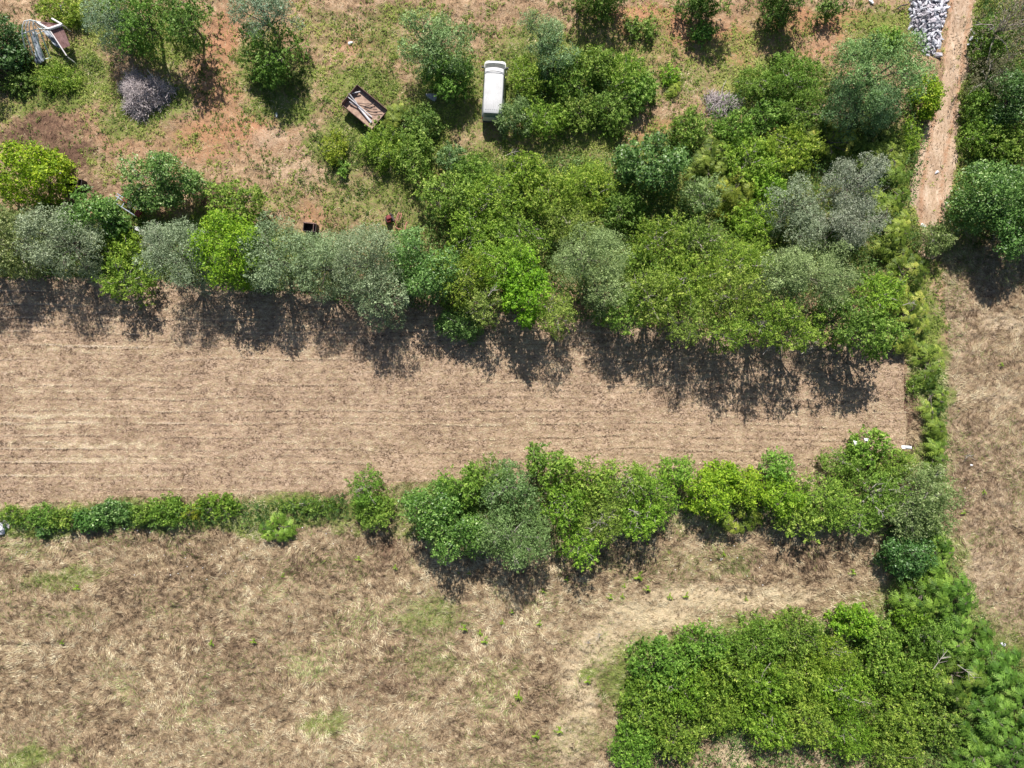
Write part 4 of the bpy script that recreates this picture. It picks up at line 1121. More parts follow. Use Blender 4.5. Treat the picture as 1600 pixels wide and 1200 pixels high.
WEEDS = [(953, 932, 'small bright green weed below the lower hedge, leftmost of a loose five'), (975, 915, 'pale green weed above its neighbours below the lower hedge'),
         (998, 900, 'brightest tall weed of the group below the lower hedge'), (1011, 919, 'round green weed lower right of the brightest one'),
         (972, 930, 'thin weed in the middle of the group below the lower hedge'), (885, 904, 'small green weed standing in the deep hedge shadow'),
         (848, 923, 'dark green weed in the hedge shadow tip'), (810, 1084, 'dark green weed tuft alone in the lower meadow'),
         (838, 1146, 'green weed tuft near the bottom edge, left of two'), (873, 1138, 'green weed tuft near the bottom edge, right of two'),
         (750, 988, 'upper half of a bright weed pair in the middle meadow'), (758, 1000, 'lower half of a bright weed pair in the middle meadow'),
         (725, 980, 'green weed tuft right of the green grass swirl'), (785, 972, 'thin green weed below the hedge shadow, left'),
         (843, 974, 'thin green weed below the hedge shadow, right'), (560, 873, 'small yellow-green weed under the wispy shrub'),
         (618, 885, 'small weed beside the left end of the big clump shadow'), (733, 895, 'weed at the left tip of the big hedge shadow'),
         (800, 955, 'weed at the lowest tip of the big hedge shadow'), (1046, 931, 'green weed right of the loose five'), (1072, 930, 'dark weed farther right of the loose five'),
         (398, 1000, 'green weed tuft in the brown part of the meadow'), (332, 1003, 'green weed tuft left of its twin in the brown meadow'), (100, 1002, 'green weed in the left meadow'),
         (122, 918, 'vivid weed on the green grass patch near the left edge'), (1165, 935, 'small weed on the mown strip above the thicket'), (918, 1062, 'flat bluish-green weed on the pale strip'),
         (1330, 893, 'dark weed on the pale grass left of the diagonal hedge'), (1130, 865, 'weed below the fern-like shrub'), (442, 900, 'pale weed in the upper meadow'),
         (1562, 570, 'green weed in the dry field near the right edge'), (1535, 768, 'green weed in the middle of the dry field'), (1504, 800, 'small dark weed at the left side of the dry field')]
wp = weed_proto()
for i, (px, py, lab) in enumerate(WEEDS):
    o = wp if i == 0 else copy_tree(wp)
    x, y, _ = P(px, py)
    o.location = (x, y, float(ground_z(np.array([x]), np.array([y]))[0]))
    o.rotation_euler = (0, 0, i * 2.1)
    s = [1.1, .8, 1.5, 1.2, .8, .8, .9, 1.5, 1.3, 1.4, 1.1, 1.2, 1.3, .9, .9, 1.0, .8, .7, .8, 1.0, 1.0, 1.0, .9, .8, 1.1, .8, 1.2, 1.2, .9, .7, .8, .8, .8][i]
    o.scale = (s, s, s)
    o['label'] = lab
    o['group'] = 'single weeds in the dry meadow'

# saplings with bare pale stems standing in the pale strip
for px, py, lab, sd in [(918, 1002, 'leafless pale sapling on the mown strip, left of two', 1), (936, 990, 'leafless pale sapling on the mown strip, right of two', 2), (1506, 712, 'bare fallen twig at the left side of the dry field', 3)]:
    r = np.random.RandomState(sd)
    x, y, _ = P(px, py)
    lst = [tube([(0, 0, -.1), (.05, .05, .5), (.02, .25, .9)], [.035, .025, .012], 5)]
    for k in range(7):
        a = r.uniform(0, 6.28)
        z0 = r.uniform(.15, .8)
        lst.append(tube([(.04, .05, z0), (math.cos(a) * .3, math.sin(a) * .3, z0 + .2), (math.cos(a) * .55, math.sin(a) * .55, z0 + .25)], [.018, .012, .005], 4))
    v, f = join_tubes(lst)
    ob = link('bare_sapling', np_mesh('bare_sapling', v, f, 4), mats=(M_PALETWIG,))
    ob.location = (x, y, 0)
    tag(ob, lab, 'sapling')

# ------------------------------------------------------------------ dead brush piles
def twig_pile(r, rx, ry, h, n, tw=.014):
    lst_v, lst_f, o = [], [], 0
    for i in range(n):
        a = r.uniform(0, 6.283)
        edge = 1 + .22 * math.sin(a * 3 + 1) + .12 * math.sin(a * 7)
        q = math.sqrt(r.rand()) * (1.15 if r.rand() < .15 else 1)
        cx, cy = math.cos(a) * q * rx * edge, math.sin(a) * q * ry * edge
        top = h * max(0, 1 - q ** 2) ** .8 * (.55 + .75 * float(vnoise(np.array([cx]), np.array([cy]), .8, int(rx * 10))[0]))
        cz = r.uniform(.25, 1.0) * top + .05
        b = r.uniform(0, 6.283)
        L = r.uniform(.3, 1.25)
        d = np.array([math.cos(b) * L / 2, math.sin(b) * L / 2, r.uniform(-.35, .35) * L])
        c = np.array([cx, cy, cz])
        mid = c + r.normal(0, .06, 3)
        p0, p1 = c - d, c + d
        p0[2] = max(p0[2], .02)
        p1[2] = max(p1[2], .02)
        w = tw * r.uniform(.7, 2.0)
        v, f = tube([p0, mid, p1], [w, w * .8, w * .4], 3)
        lst_v.append(v)
        lst_f.append(f + o)
        o += len(v)
    return np.concatenate(lst_v), np.concatenate(lst_f)

def brush_pile(px, py, rx, ry, h, n, name, label, seed):
    r = np.random.RandomState(seed)
    x, y, _ = P(px, py, h * .5)
    t = thing(name, label, 'brush pile', (x, y, 0))
    v, f = twig_pile(r, rx, ry, h, n)
    tw = link('twigs', np_mesh('twigs', v, f, 4), t, (M_TWIG,))
    tw['kind'] = 'stuff'
    for k in range(7):
        a = r.uniform(0, 6.283)
        b = r.uniform(0, 6.283)
        p0 = np.array([math.cos(a) * rx * .6, math.sin(a) * ry * .6, h * .6])
        p1 = p0 + np.array([math.cos(b), math.sin(b), -.2]) * r.uniform(.8, 1.7)
        p1[2] = max(p1[2], .05)
        link('branch', np_mesh('branch', *tube([p0, (p0 + p1) / 2 + r.normal(0, .08, 3), p1], [.035, .028, .015], 5), 4), t, (M_PALETWIG if k % 2 else M_TWIG,))
    return t
brush_pile(221, 144, 2.05, 1.8, 1.5, 2400, 'brush_pile', 'round heap of dry grey cuttings on the grass in the upper left', 3)
brush_pile(1128, 160, 1.5, 1.0, .8, 500, 'brush_pile', 'flat scatter of dead grey brushwood above the thicket', 4)
x, y, _ = P(237, 116, .8)
ob = link('stick', np_mesh('stick', *tube([(0, 0, 0), (.02, .25, 1.1)], [.035, .03], 6), 4), mats=(M_BEAM,))
ob.location = (x, y - .2, .5)
tag(ob, 'straight white stake standing in the round heap of cuttings', 'stake')
# bare branches showing in the hedges
for px, py, z, sc, ang, lab, sd in [(1470, 1030, 3.0, 1.7, 1.0, 'bare pale branch crossing the diagonal hedge', 1), (1510, 1050, 3.1, 1.5, -.7, 'bare forked branch at the right of the diagonal hedge', 2),
                                    (1262, 548, 4.2, .9, .5, 'bare twig hanging below the ragged yellow-green tree', 3), (1420, 475, 2.2, .8, .2, 'bare pale branch at the right end of the thicket', 4),
                                    (800, 240, .9, 1.1, .3, 'dry stick lying above the central thicket', 5),
                                    (1200, 545, 4.6, 1.0, .9, 'bare twig sticking out below the yellow-green tree on the stubble edge', 6), (770, 455, 5.4, .9, .8, 'pale twig among the yellow-green trees above the jutting shrub', 7),
                                    (990, 800, 5.2, .8, -.5, 'pale twig on top of the big clump in the lower hedge', 8), (1375, 800, 4.4, .9, -.9, 'pale twig beside the whitish-leaved tree', 9)]:
    r = np.random.RandomState(sd)
    lst = [tube([(-sc * .6, 0, -.1), (0, .06, .05), (sc * .6, .0, .1)], [.035, .028, .01], 5)]
    for k in range(6):
        s = r.uniform(-.3, .5) * sc
        e = (s + .35 * sc, r.choice([-1, 1]) * .3 * sc, r.uniform(0, .25))
        lst.append(tube([(s, .03, .04), e], [.018, .006], 4))
    v, f = join_tubes(lst)
    ob = link('bare_branch', np_mesh('bare_branch', v, f, 4), mats=(M_PALETWIG,))
    ob.location = P(px, py, z)
    ob.rotation_euler = (0, 0, ang)
    tag(ob, lab, 'branch')

# ------------------------------------------------------------------ white stone heap by the track
def rock_mesh(seed, el=1.0):
    r = np.random.RandomState(seed)
    phi = (1 + 5 ** .5) / 2
    v = []
    for a in (-1, 1):
        for b in (-phi, phi):
            v += [(0, a, b), (a, b, 0), (b, 0, a)]
    v = norm(np.array(v, float)) * r.uniform(.72, 1.2, (12, 1)) * np.array([1.45 * el, .78, .5])
    import bmesh
    bm = bmesh.new()
    for q in v:
        bm.verts.new(q)
    bmesh.ops.convex_hull(bm, input=bm.verts)
    me = bpy.data.meshes.new('stone')
    bm.to_mesh(me)
    bm.free()
    return me
rocks = []
for k in range(10):
    me = rock_mesh(k + 40, 1.0 + .25 * (k % 3))
    me.materials.append(M_STONE if k % 4 else M_STONE2)
    rocks.append(me)
HEAP = [(1426, -30), (1420, 20), (1419, 40), (1432, 62), (1438, 86), (1462, 90), (1468, 70), (1474, 40), (1480, 16), (1486, -30)]
hx, hy, _ = P(1452, 30)
heap = thing('stone_heap', 'long heap of broken white limestone beside the top of the dirt track', 'stone heap', (hx, hy, 0))
r = np.random.RandomState(9)
cnt = 0
gxx, gyy = np.meshgrid(np.arange(-2.1, 2.2, .1), np.arange(-4, 4, .1))
edge_pts = []
hp = np.array([P(a, b)[:2] for a, b in HEAP]) - np.array([hx, hy])
def heap_h(lx, ly):
    d = 9
    for i in range(len(hp)):
        a, b = hp[i], hp[(i + 1) % len(hp)]
        t = max(0, min(1, np.dot([lx - a[0], ly - a[1]], b - a) / np.dot(b - a, b - a)))
        d = min(d, math.hypot(lx - a[0] - t * (b - a)[0], ly - a[1] - t * (b - a)[1]))
    return min(.75, d * .62)
stones = []
while cnt < 295:
    lx, ly = r.uniform(-2.1, 2.2), r.uniform(-3.9, 3.9)
    px, py = PX(lx + hx, ly + hy)
    if not inside(np.array([px]), np.array([py]), HEAP)[0]:
        continue
    s = r.uniform(.07, .22) * (1.6 if r.rand() < .14 else 1)
    if any((lx - a) ** 2 + (ly - b) ** 2 < ((s + c) * .52) ** 2 for a, b, c in stones) and r.rand() < .93:
        continue
    stones.append((lx, ly, s))
    ob = bpy.data.objects.new('stone', rocks[r.randint(10)])
    COL.objects.link(ob)
    ob.parent = heap
    ob.location = (lx, ly, heap_h(lx, ly) + .05)
    ob.scale = (s, s, s * r.uniform(.8, 1.3))
    ob.rotation_euler = (r.uniform(-.8, .8), r.uniform(-.8, .8), r.uniform(0, 6.28))
    cnt += 1
# small rubble between the stones, one piece of geometry
V, F, o = [], [], 0
base = np.array([(1, 0, 0), (-.5, .87, 0), (-.5, -.87, 0), (0, 0, .9)])
bf = np.array([(0, 1, 3), (1, 2, 3), (2, 0, 3)])
k = 0
while k < 1500:
    lx, ly = r.uniform(-2.1, 2.2), r.uniform(-3.9, 3.9)
    px, py = PX(lx + hx, ly + hy)
    if not inside(np.array([px + r.normal(0, 2)]), np.array([py + r.normal(0, 2)]), HEAP)[0]:
        continue
    a = r.uniform(0, 6.28)
    s = r.uniform(.05, .11)
    R = np.array([[math.cos(a), -math.sin(a), 0], [math.sin(a), math.cos(a), 0], [0, 0, 1]])
    V.append((base + r.normal(0, .15, (4, 3))) @ R.T * s + np.array([lx, ly, heap_h(lx, ly) - .03]))
    F.append(bf + o)
    o += 4
    k += 1
ob = link('rubble', np_mesh('rubble', np.concatenate(V), np.concatenate(F), 3), heap, (M_RUBBLE,))
ob['kind'] = 'stuff'
hm = [(x_, y_) for x_ in np.linspace(-2.2, 2.2, 23) for y_ in np.linspace(-3.9, 3.9, 40)]
hv = []
for x_, y_ in hm:
    px, py = PX(x_ + hx, y_ + hy)
    hv.append((x_, y_, heap_h(x_, y_) - .10 if inside(np.array([px]), np.array([py]), HEAP)[0] else -.3))
idg = np.arange(23 * 40).reshape(23, 40)
ob = link('rubble_core', np_mesh('rubble_core', np.array(hv), np.stack([idg[:-1, :-1], idg[1:, :-1], idg[1:, 1:], idg[:-1, 1:]], -1).reshape(-1, 4), 4, smooth=True), heap, (M_RUBBLE,))

def loose_stone(px, py, s, label, mat=None, seed=1, flat=1.0):
    me = rock_mesh(seed)
    me.materials.append(mat or M_STONE)
    ob = link('loose_stone', me)
    x, y, _ = P(px, py)
    ob.location = (x, y, float(ground_z(np.array([x]), np.array([y]))[0]) + s * .3)
    ob.scale = (s, s, s * flat)
    ob.rotation_euler = (0, 0, seed * 1.3)
    tag(ob, label, 'stone')
loose_stone(1443, 353, .26, 'white stone lying on the lower end of the dirt track', M_PLASTIC, 2)
loose_stone(1464, 269, .18, 'pale stone in the wheel rut of the dirt track', M_STONE, 3)
loose_stone(1360, 4, .24, 'white stone at the top edge left of the limestone heap', M_PLASTIC, 4)
loose_stone(547, 66, .2, 'white stone on the orchard soil above the rusty trailer', M_PLASTIC, 5)
loose_stone(433, 181, .2, 'pale stone on the red soil left of the rusty trailer', M_STONE, 6)
loose_stone(675, 152, .42, 'grey boulder in the shade at the foot of the feathery tree by the van', M_STONE2, 7)
loose_stone(4, 826, .5, 'large grey stone at the left edge under the low hedge', M_STONE, 8, .8)
loose_stone(10, 818, .38, 'smaller grey stone above the large one at the left edge', M_STONE2, 9)
loose_stone(2, 833, .26, 'white stone below the large grey one at the left edge', M_PLASTIC, 10)
for i, (px, py, s) in enumerate([(1517, 60, .2), (1521, 52, .16), (1514, 70, .18), (1526, 63, .13), (1531, 60, .22), (1518, 46, .12), (1523, 74, .14)]):
    loose_stone(px, py, s, ['pale stone in the middle of the cluster on the right track verge', 'small pale stone just above the middle one on the track verge', 'pale stone nearest the wheel rut on the right track verge',
                            'tiny pale stone right of the verge cluster', 'outermost pale stone, farthest right on the track verge', 'tiny pale stone, topmost on the right track verge', 'pale stone, lowest on the right track verge'][i], M_STONE, 20 + i)
loose_stone(1567, 1007, .25, 'white stone at the tip of the dry field beside the diagonal hedge', M_STONE, 31)

# ------------------------------------------------------------------ white van
import bmesh
def bm_obj(name, bm, parent, mat, smooth=False, bevel=0):
    me = bpy.data.meshes.new(name)
    bm.to_mesh(me)
    bm.free()
    if smooth:
        for p in me.polygons:
            p.use_smooth = True
    ob = link(name, me, parent, (mat,))
    if bevel:
        md = ob.modifiers.new('bevel', 'BEVEL')
        md.width = bevel
        md.segments = 2
        md.limit_method = 'ANGLE'
    return ob

def box(name, parent, mat, c, size, rot=(0, 0, 0), bevel=.0):
    bm = bmesh.new()
    bmesh.ops.create_cube(bm, size=1)
    bmesh.ops.scale(bm, vec=size, verts=bm.verts)
    ob = bm_obj(name, bm, parent, mat, bevel=bevel)
    ob.location = c
    ob.rotation_euler = rot
    return ob

vx, vy, _ = P(771.5, 136, 1.6)
van = thing('van', 'white panel van parked nose up between the bushes, its rear under a bush', 'van', (vx, vy, 0), math.radians(-3.0))
# station: y, z of top, half width at belt, half width at top
ST = [(2.66, .70, .52, .40), (2.62, .86, .74, .60), (2.48, 1.02, .90, .76), (2.30, 1.12, .945, .82), (2.16, 1.19, .96, .82), (1.88, 1.50, .97, .79), (1.58, 1.84, .97, .78), (1.44, 1.92, .97, .78), (1.2, 1.955, .97, .79), (0.0, 1.97, .97, .80),
      (-1.4, 1.96, .97, .79), (-2.22, 1.92, .96, .77), (-2.36, 1.86, .955, .755), (-2.52, 1.20, .94, .90), (-2.58, 1.05, .92, .90)]
def section(y, zt, wb, wt):
    zb = min(1.12, zt - .10)
    pts = [(wb * .93, .28), (wb, .50), (wb, zb * .82), (wb * .985, zb)]
    pts += [(wt + (wb - wt) * .12, max(zb + .02, zt - .09)), (wt, zt - .03), (wt * .9, zt), (0, zt + .02)]
    r_ = [(x, y, z) for x, z in pts]
    l_ = [(-x, y, z) for x, z in pts[:-1]][::-1]
    return r_ + l_
V = []
for s in ST:
    V += section(*s)
K = 15
F = []
for i in range(len(ST) - 1):
    for k in range(K - 1):
        F.append((i * K + k, i * K + k + 1, (i + 1) * K + k + 1, (i + 1) * K + k))
    F.append((i * K + K - 1, i * K, (i + 1) * K, (i + 1) * K + K - 1))
me = bpy.data.meshes.new('body')
n0 = len(ST) - 1
me.from_pydata(V, [], F + [tuple(range(K))[::-1], tuple(n0 * K + k for k in range(K))])
bmx = bmesh.new()
bmx.from_mesh(me)
bmesh.ops.recalc_face_normals(bmx, faces=bmx.faces)
bmx.to_mesh(me)
bmx.free()
for p in me.polygons:
    p.use_smooth = True
body = link('body', me, van, (M_WHITE,))
md = body.modifiers.new('edge', 'EDGE_SPLIT')
md.split_angle = math.radians(38)

def surf_panel(name, pts, off, mat, parent=van, th=.012):
    """panel following given quad grid rows, lifted along up/out"""
    pts = np.array(pts, float)
    a, b, _ = pts.shape
    nn = np.cross(pts[0, -1] - pts[0, 0], pts[-1, 0] - pts[0, 0])
    nn /= np.linalg.norm(nn)
    if np.dot(nn, off) < 0:
        nn = -nn
    top = (pts + nn * th).reshape(-1, 3)
    bot = (pts - nn * .03).reshape(-1, 3)
    n = a * b
    fs = []
    for i in range(a - 1):
        for j in range(b - 1):
            q = i * b + j
            fs.append((q, q + 1, q + b + 1, q + b))
            fs.append((n + q, n + q + b, n + q + b + 1, n + q + 1))
    ring = [j for j in range(b)] + [i * b + b - 1 for i in range(1, a)] + [(a - 1) * b + j for j in range(b - 2, -1, -1)] + [i * b for i in range(a - 2, 0, -1)]
    for i in range(len(ring)):
        p, q = ring[i], ring[(i + 1) % len(ring)]
        fs.append((p, n + p, n + q, q))
    me = bpy.data.meshes.new(name)
    me.from_pydata([tuple(v) for v in np.concatenate([top, bot])], [], fs)
    bq = bmesh.new()
    bq.from_mesh(me)
    bmesh.ops.recalc_face_normals(bq, faces=bq.faces)
    bq.to_mesh(me)
    bq.free()
    return link(name, me, parent, (mat,))
ws = []
for y, z, w in ((2.22, 1.18, .88), (1.98, 1.42, .85), (1.76, 1.665, .82), (1.53, 1.885, .77)):
    ws.append([(x * w, y + .05 - .10 * x * x, z + .05 - .03 * x * x) for x in np.linspace(-1, 1, 9)])
surf_panel('windscreen', ws, (0, .6, .7), M_GLASS)
ws = []
for y, z, w in ((-2.375, 1.80, .68), (-2.50, 1.27, .74)):
    ws.append([(x * w, y, z) for x in np.linspace(-1, 1, 5)])
surf_panel('rear_window', ws, (0, -1, .3), M_RGLASS, th=.02)
for s in (-1, 1):
    surf_panel('side_window', [[(s * .945, y, 1.18) for y in (1.9, 1.4, .85)], [(s * .845, y, 1.76) for y in (1.55, 1.25, .85)]], (s, 0, .2), M_GLASS, th=.02)
    surf_panel('side_window', [[(s * .945, y, 1.18) for y in (.70, 0, -.85)], [(s * .845, y, 1.76) for y in (.70, 0, -.85)]], (s, 0, .2), M_GLASS, th=.02)
    # mirror
    m_ = box('mirror', van, M_BUMPER, (s * 1.09, 1.86, 1.22), (.18, .14, .26), bevel=.03)
    box('mirror_arm', m_, M_BUMPER, (-s * .10, .0, -.03), (.12, .05, .05))
    hl = box('headlight', van, M_LAMP, (s * .68, 2.555, .80), (.34, .14, .18), rot=(.3, 0, -s * .25), bevel=.03)
    box('tail_light', van, M_REDLAMP, (s * .88, -2.545, .98), (.10, .05, .38), bevel=.01)
    box('roof_clip', van, M_VANSEAM, (s * .745, 1.08, 1.962), (.11, .13, .06), bevel=.01)
    for y in (1.85, -1.5):
        bm = bmesh.new()
        bmesh.ops.create_cone(bm, cap_ends=True, segments=24, radius1=.33, radius2=.33, depth=.22)
        w_ = bm_obj('wheel', bm, van, M_RUBBER, bevel=.03)
        w_.location = (s * .86, y, .33)
        w_.rotation_euler = (0, math.pi / 2, 0)
        bm = bmesh.new()
        bmesh.ops.create_cone(bm, cap_ends=True, segments=16, radius1=.19, radius2=.17, depth=.05)
        h_ = bm_obj('hub', bm, w_, M_PIPE)
        h_.location = (0, 0, s * .115)
# raised front roof shell and its seam
cap = []
for y, z, w in ((1.46, 1.925, .74), (1.3, 1.965, .755), (1.14, 1.985, .76)):
    cap.append([(x * w, y + .10 * (1 - x * x), z + .015 * (1 - x * x)) for x in np.linspace(-1, 1, 9)])
surf_panel('roof_lip', cap, (0, 0, 1), M_WHITE)
box('roof_seam', van, M_VANSEAM, (0, 1.08, 1.982), (1.46, .05, .03))
for k in range(-3, 4):
    box('roof_rib', van, M_WHITE, (k * .19, -.75, 1.976), (.05, 2.7, .022), bevel=.008)
box('front_bumper', van, M_BUMPER, (0, 2.62, .46), (1.72, .16, .26), bevel=.05)
box('rear_bumper', van, M_BUMPER, (0, -2.60, .46), (1.74, .14, .24), bevel=.04)
box('grille', van, M_BUMPER, (0, 2.625, .76), (.9, .05, .10), bevel=.01)
for s in (-.35, .35):
    box('wiper', van, M_RUBBER, (s + .05, 2.14, 1.36), (.55, .025, .02), rot=(-.78, 0, .12))
box('dashboard_papers', van, M_WHITE, (-.05, 1.86, 1.64), (.34, .16, .02), rot=(-.79, 0, .05))

# ------------------------------------------------------------------ rusty trailer with pipes
A, B, C_ = np.array(P(559, 133, 1.2)[:2]), np.array(P(533, 162, 1.2)[:2]), np.array(P(579, 200, 1.2)[:2])
tw = np.linalg.norm(A - B)
tl = np.linalg.norm(C_ - B)
u = (C_ - B) / tl
ctr = (A + C_) / 2
ang = math.atan2(u[1], u[0])
tr = thing('trailer', 'rusty flat-bed farm trailer with low sides, overgrown at its lower corner', 'trailer', (ctr[0], ctr[1], 0), ang)
box('bed_floor', tr, M_RUSTBED, (0, 0, .72), (tl - .02, tw - .02, .06))
box('side_panel', tr, M_RUST, (0, tw / 2, .96), (tl, .05, .50), bevel=.008)
box('side_panel', tr, M_RUST, (0, -tw / 2, .92), (tl, .05, .42), bevel=.008)
box('headboard', tr, M_RUST, (-tl / 2, 0, 1.0), (.05, tw - .06, .60), bevel=.008)
box('tailboard', tr, M_RUST, (tl / 2, -.1, .86), (.05, tw - .3, .24), bevel=.008)
for s in (-1, 1):
    box('chassis_rail', tr, M_DARKIRON, (0, s * .5, .64), (tl + .2, .10, .12))
    for y in (-tl * .25, tl * .25):
        box('rib', tr, M_RUST, (y, s * (tw / 2 + .04), .94), (.08, .04, .46))
    bm = bmesh.new()
    bmesh.ops.create_cone(bm, cap_ends=True, segments=20, radius1=.36, radius2=.36, depth=.2)
    w_ = bm_obj('wheel', bm, tr, M_RUBBER, bevel=.03)
    w_.location = (.2, s * (tw / 2 - .2), .34)
    w_.rotation_euler = (math.pi / 2, 0, 0)
box('axle', tr, M_DARKIRON, (.2, 0, .36), (.10, tw - .5, .10))

def pipe(name, p0, p1, rad, mat, label, cat, sides=8, parent=None, mid=None):
    pts = [p0] + ([mid] if mid is not None else []) + [p1]
    ob = link(name, np_mesh(name, *tube(pts, [rad] * len(pts), sides), 4, smooth=True), parent, (mat,))
    if label:
        tag(ob, label, cat)
    return ob
PZ = 1.05
pipes = [((545, 146), (557, 161), 1.25, .065, 'thick short pale pipe leaning on the trailer headboard'),
         ((543, 151), (581, 183), 1.2, .05, 'long thin grey pipe lying across the trailer bed'),
         ((546, 159), (567, 172), 1.0, .045, 'short grey pipe at the left side of the trailer bed'),
         ((560, 167), (580, 192), .95, .085, 'thickest pale pipe pointing at the trailer tail'),
         ((565, 172), (581, 190), .95, .045, 'thin grey pipe right beside the thickest pale pipe'),
         ((557, 162), (569, 176), 1.0, .06, 'grey pipe crossing the middle of the trailer bed')]
for (a, b, z0, rad, lab) in pipes:
    pipe('pipe', P(a[0], a[1], z0), P(b[0], b[1], .86), rad, M_PIPE, lab, 'pipe')
for (a, b, lab) in [((558, 161), (585, 162), 'dark dry branch lying level across the trailer bed'), ((570, 166), (585, 161), 'short dark branch angled up across the trailer bed'),
                    ((568, 167), (589, 171), 'dark branch running to the overgrown side of the trailer'), ((571, 174), (597, 174), 'lowest dark branch poking out of the trailer into the weeds')]:
    m0 = P((a[0] + b[0]) / 2, (a[1] + b[1]) / 2 + 1, .95)
    pipe('dry_branch', P(a[0], a[1], .84), P(b[0], b[1], .95), .03, M_DARKIRON, lab, 'branch', 5, mid=m0)
pipe('scrap_tube', P(550, 146, 1.0), P(563, 143, 1.0), .05, M_PIPE, 'grey tube end in the dark upper corner of the trailer', 'scrap')

# ------------------------------------------------------------------ tube frame, sheet and maroon roof in the top left
fr = thing('tunnel_frame', 'open frame of thin pale tubes, a bare garden tunnel in the top left', 'tunnel frame')
def seg(parent, name, pts, rad, mat):
    P3 = [P(*p) for p in pts]
    return link(name, np_mesh(name, *tube(P3, [rad] * len(P3), 6), 4, smooth=True), parent, (mat,))
tops = [(34.5, 53), (40, 50.5), (46, 48.5), (53, 46.5), (61.5, 45)]
bots = [(44, 97.5), (53, 90), (61, 95), (69.5, 92.5), (78, 90)]
arcs = [(38, 33), (43.5, 31), (47.5, 30.5), (53, 32), (58, 33.5)]
for k in range(5):
    seg(fr, 'hoop_tube', [(bots[k][0], bots[k][1], .15), (tops[k][0], tops[k][1], 2.6)], .055, M_TUBE)
    if k in (0, 1, 2, 3):
        a, t = arcs[k], tops[k]
        e = tops[min(k + 1, 4)]
        seg(fr, 'roof_tube', [(t[0], t[1], 2.6), (a[0] - 1.5 + (t[0] - a[0]) * .35, a[1] + 7, 3.1), (a[0], a[1], 3.2)], .04, M_TUBE)
seg(fr, 'roof_tube', [(47.5, 30.5, 3.2), (54, 38, 3.0), (61.5, 45, 2.6)], .04, M_TUBE)
seg(fr, 'roof_tube', [(53, 32, 3.2), (61, 39, 3.0), (68, 45.5, 2.6)], .04, M_TUBE)
seg(fr, 'eave_rail', [(34.5, 53, 2.62), (48, 48, 2.62), (62, 45, 2.62), (77, 45, 2.6)], .045, M_TUBE)
seg(fr, 'ridge_tube', [(38, 33, 3.2), (47, 31, 3.22), (58, 33.5, 3.2), (64, 35, 3.1)], .04, M_TUBE)
seg(fr, 'base_rail', [(61, 95, .2), (69.5, 92.5, .2), (80, 90, .2)], .045, M_TUBE)
seg(fr, 'brace_tube', [(57, 53.5, 2.0), (71, 47, 2.4)], .035, M_TUBE)

def sheet(name, pts, z, mat, label, cat, seed=0, ripple=.06, nx=14, ny=10, corr=0):
    r = np.random.RandomState(seed)
    q = [np.array(P(p[0], p[1], p[2] if len(p) > 2 else z)) for p in pts]
    V = []
    for i in range(nx + 1):
        for j in range(ny + 1):
            s, t = i / nx, j / ny
            v = q[0] * (1 - s) * (1 - t) + q[1] * s * (1 - t) + q[2] * s * t + q[3] * (1 - s) * t
            v = v + np.array([0, 0, r.normal(0, ripple) + (corr * (i % 2))])
            V.append(v)
    ii = np.arange((nx + 1) * (ny + 1)).reshape(nx + 1, ny + 1)
    F = np.stack([ii[:-1, :-1], ii[1:, :-1], ii[1:, 1:], ii[:-1, 1:]], -1).reshape(-1, 4)
    me = np_mesh(name, np.array(V), F, 4, smooth=not corr)
    ob = link(name, me, mats=(mat,))
    md = ob.modifiers.new('thickness', 'SOLIDIFY')
    md.thickness = .02
    if label:
        tag(ob, label, cat)
    return ob
sheet('plastic_sheet', [(51, 50, .9), (58, 50, .9), (68, 99, .3), (56, 101, .3)], 0, M_SHEET, 'crumpled grey-blue plastic sheet hanging inside the tube frame', 'plastic sheet', 3, .12)
lean = thing('lean_to_roof', 'low maroon tin roof framed by white beams right of the tube frame', 'lean-to roof')
rf = sheet('roof_sheet', [(77, 45, 1.5), (97, 40, 1.5), (110, 72, 1.05), (98, 76, 1.05)], 0, M_MAROON, None, None, 5, .008, 24, 3, corr=.035)
rf.parent = lean
rf = sheet('roof_sheet', [(60, 34, 1.4), (82, 36, 1.5), (96, 38, 1.5), (77, 44, 1.5)], 0, M_MAROON, None, None, 6, .008, 18, 3, corr=.035)
rf.parent = lean
for pts, rad in [([(56, 34, 1.8), (76, 45.5, 1.7)], .10), ([(75, 46, 1.62), (97, 38.5, 1.62)], .13), ([(81, 29, 1.7), (97, 38, 1.66)], .08), ([(77, 46, 1.6), (104, 87, 1.0)], .055)]:
    seg(lean, 'beam', pts, rad, M_BEAM)
for p in [(77, 46), (97, 38.5), (105, 89), (56, 34)]:
    seg(lean, 'post', [(p[0], p[1], 1.5 if p[1] < 80 else .9), (p[0] + (800 - p[0]) * .022, p[1] + (600 - p[1]) * .022, -.1)], .05, M_BEAM)
sheet('grey_tarp', [(66, 47, .6), (78, 49, .6), (98, 78, .5), (86, 72, .5)], 0, M_SHEET, 'dull grey-green tarpaulin between the tube frame and the maroon roof', 'tarpaulin', 9, .05)
pipe('white_post', P(94.5, 9, 1.5), P(101, 26, .1), .07, M_BEAM, 'white post leaning above the maroon roof in the top left', 'post')

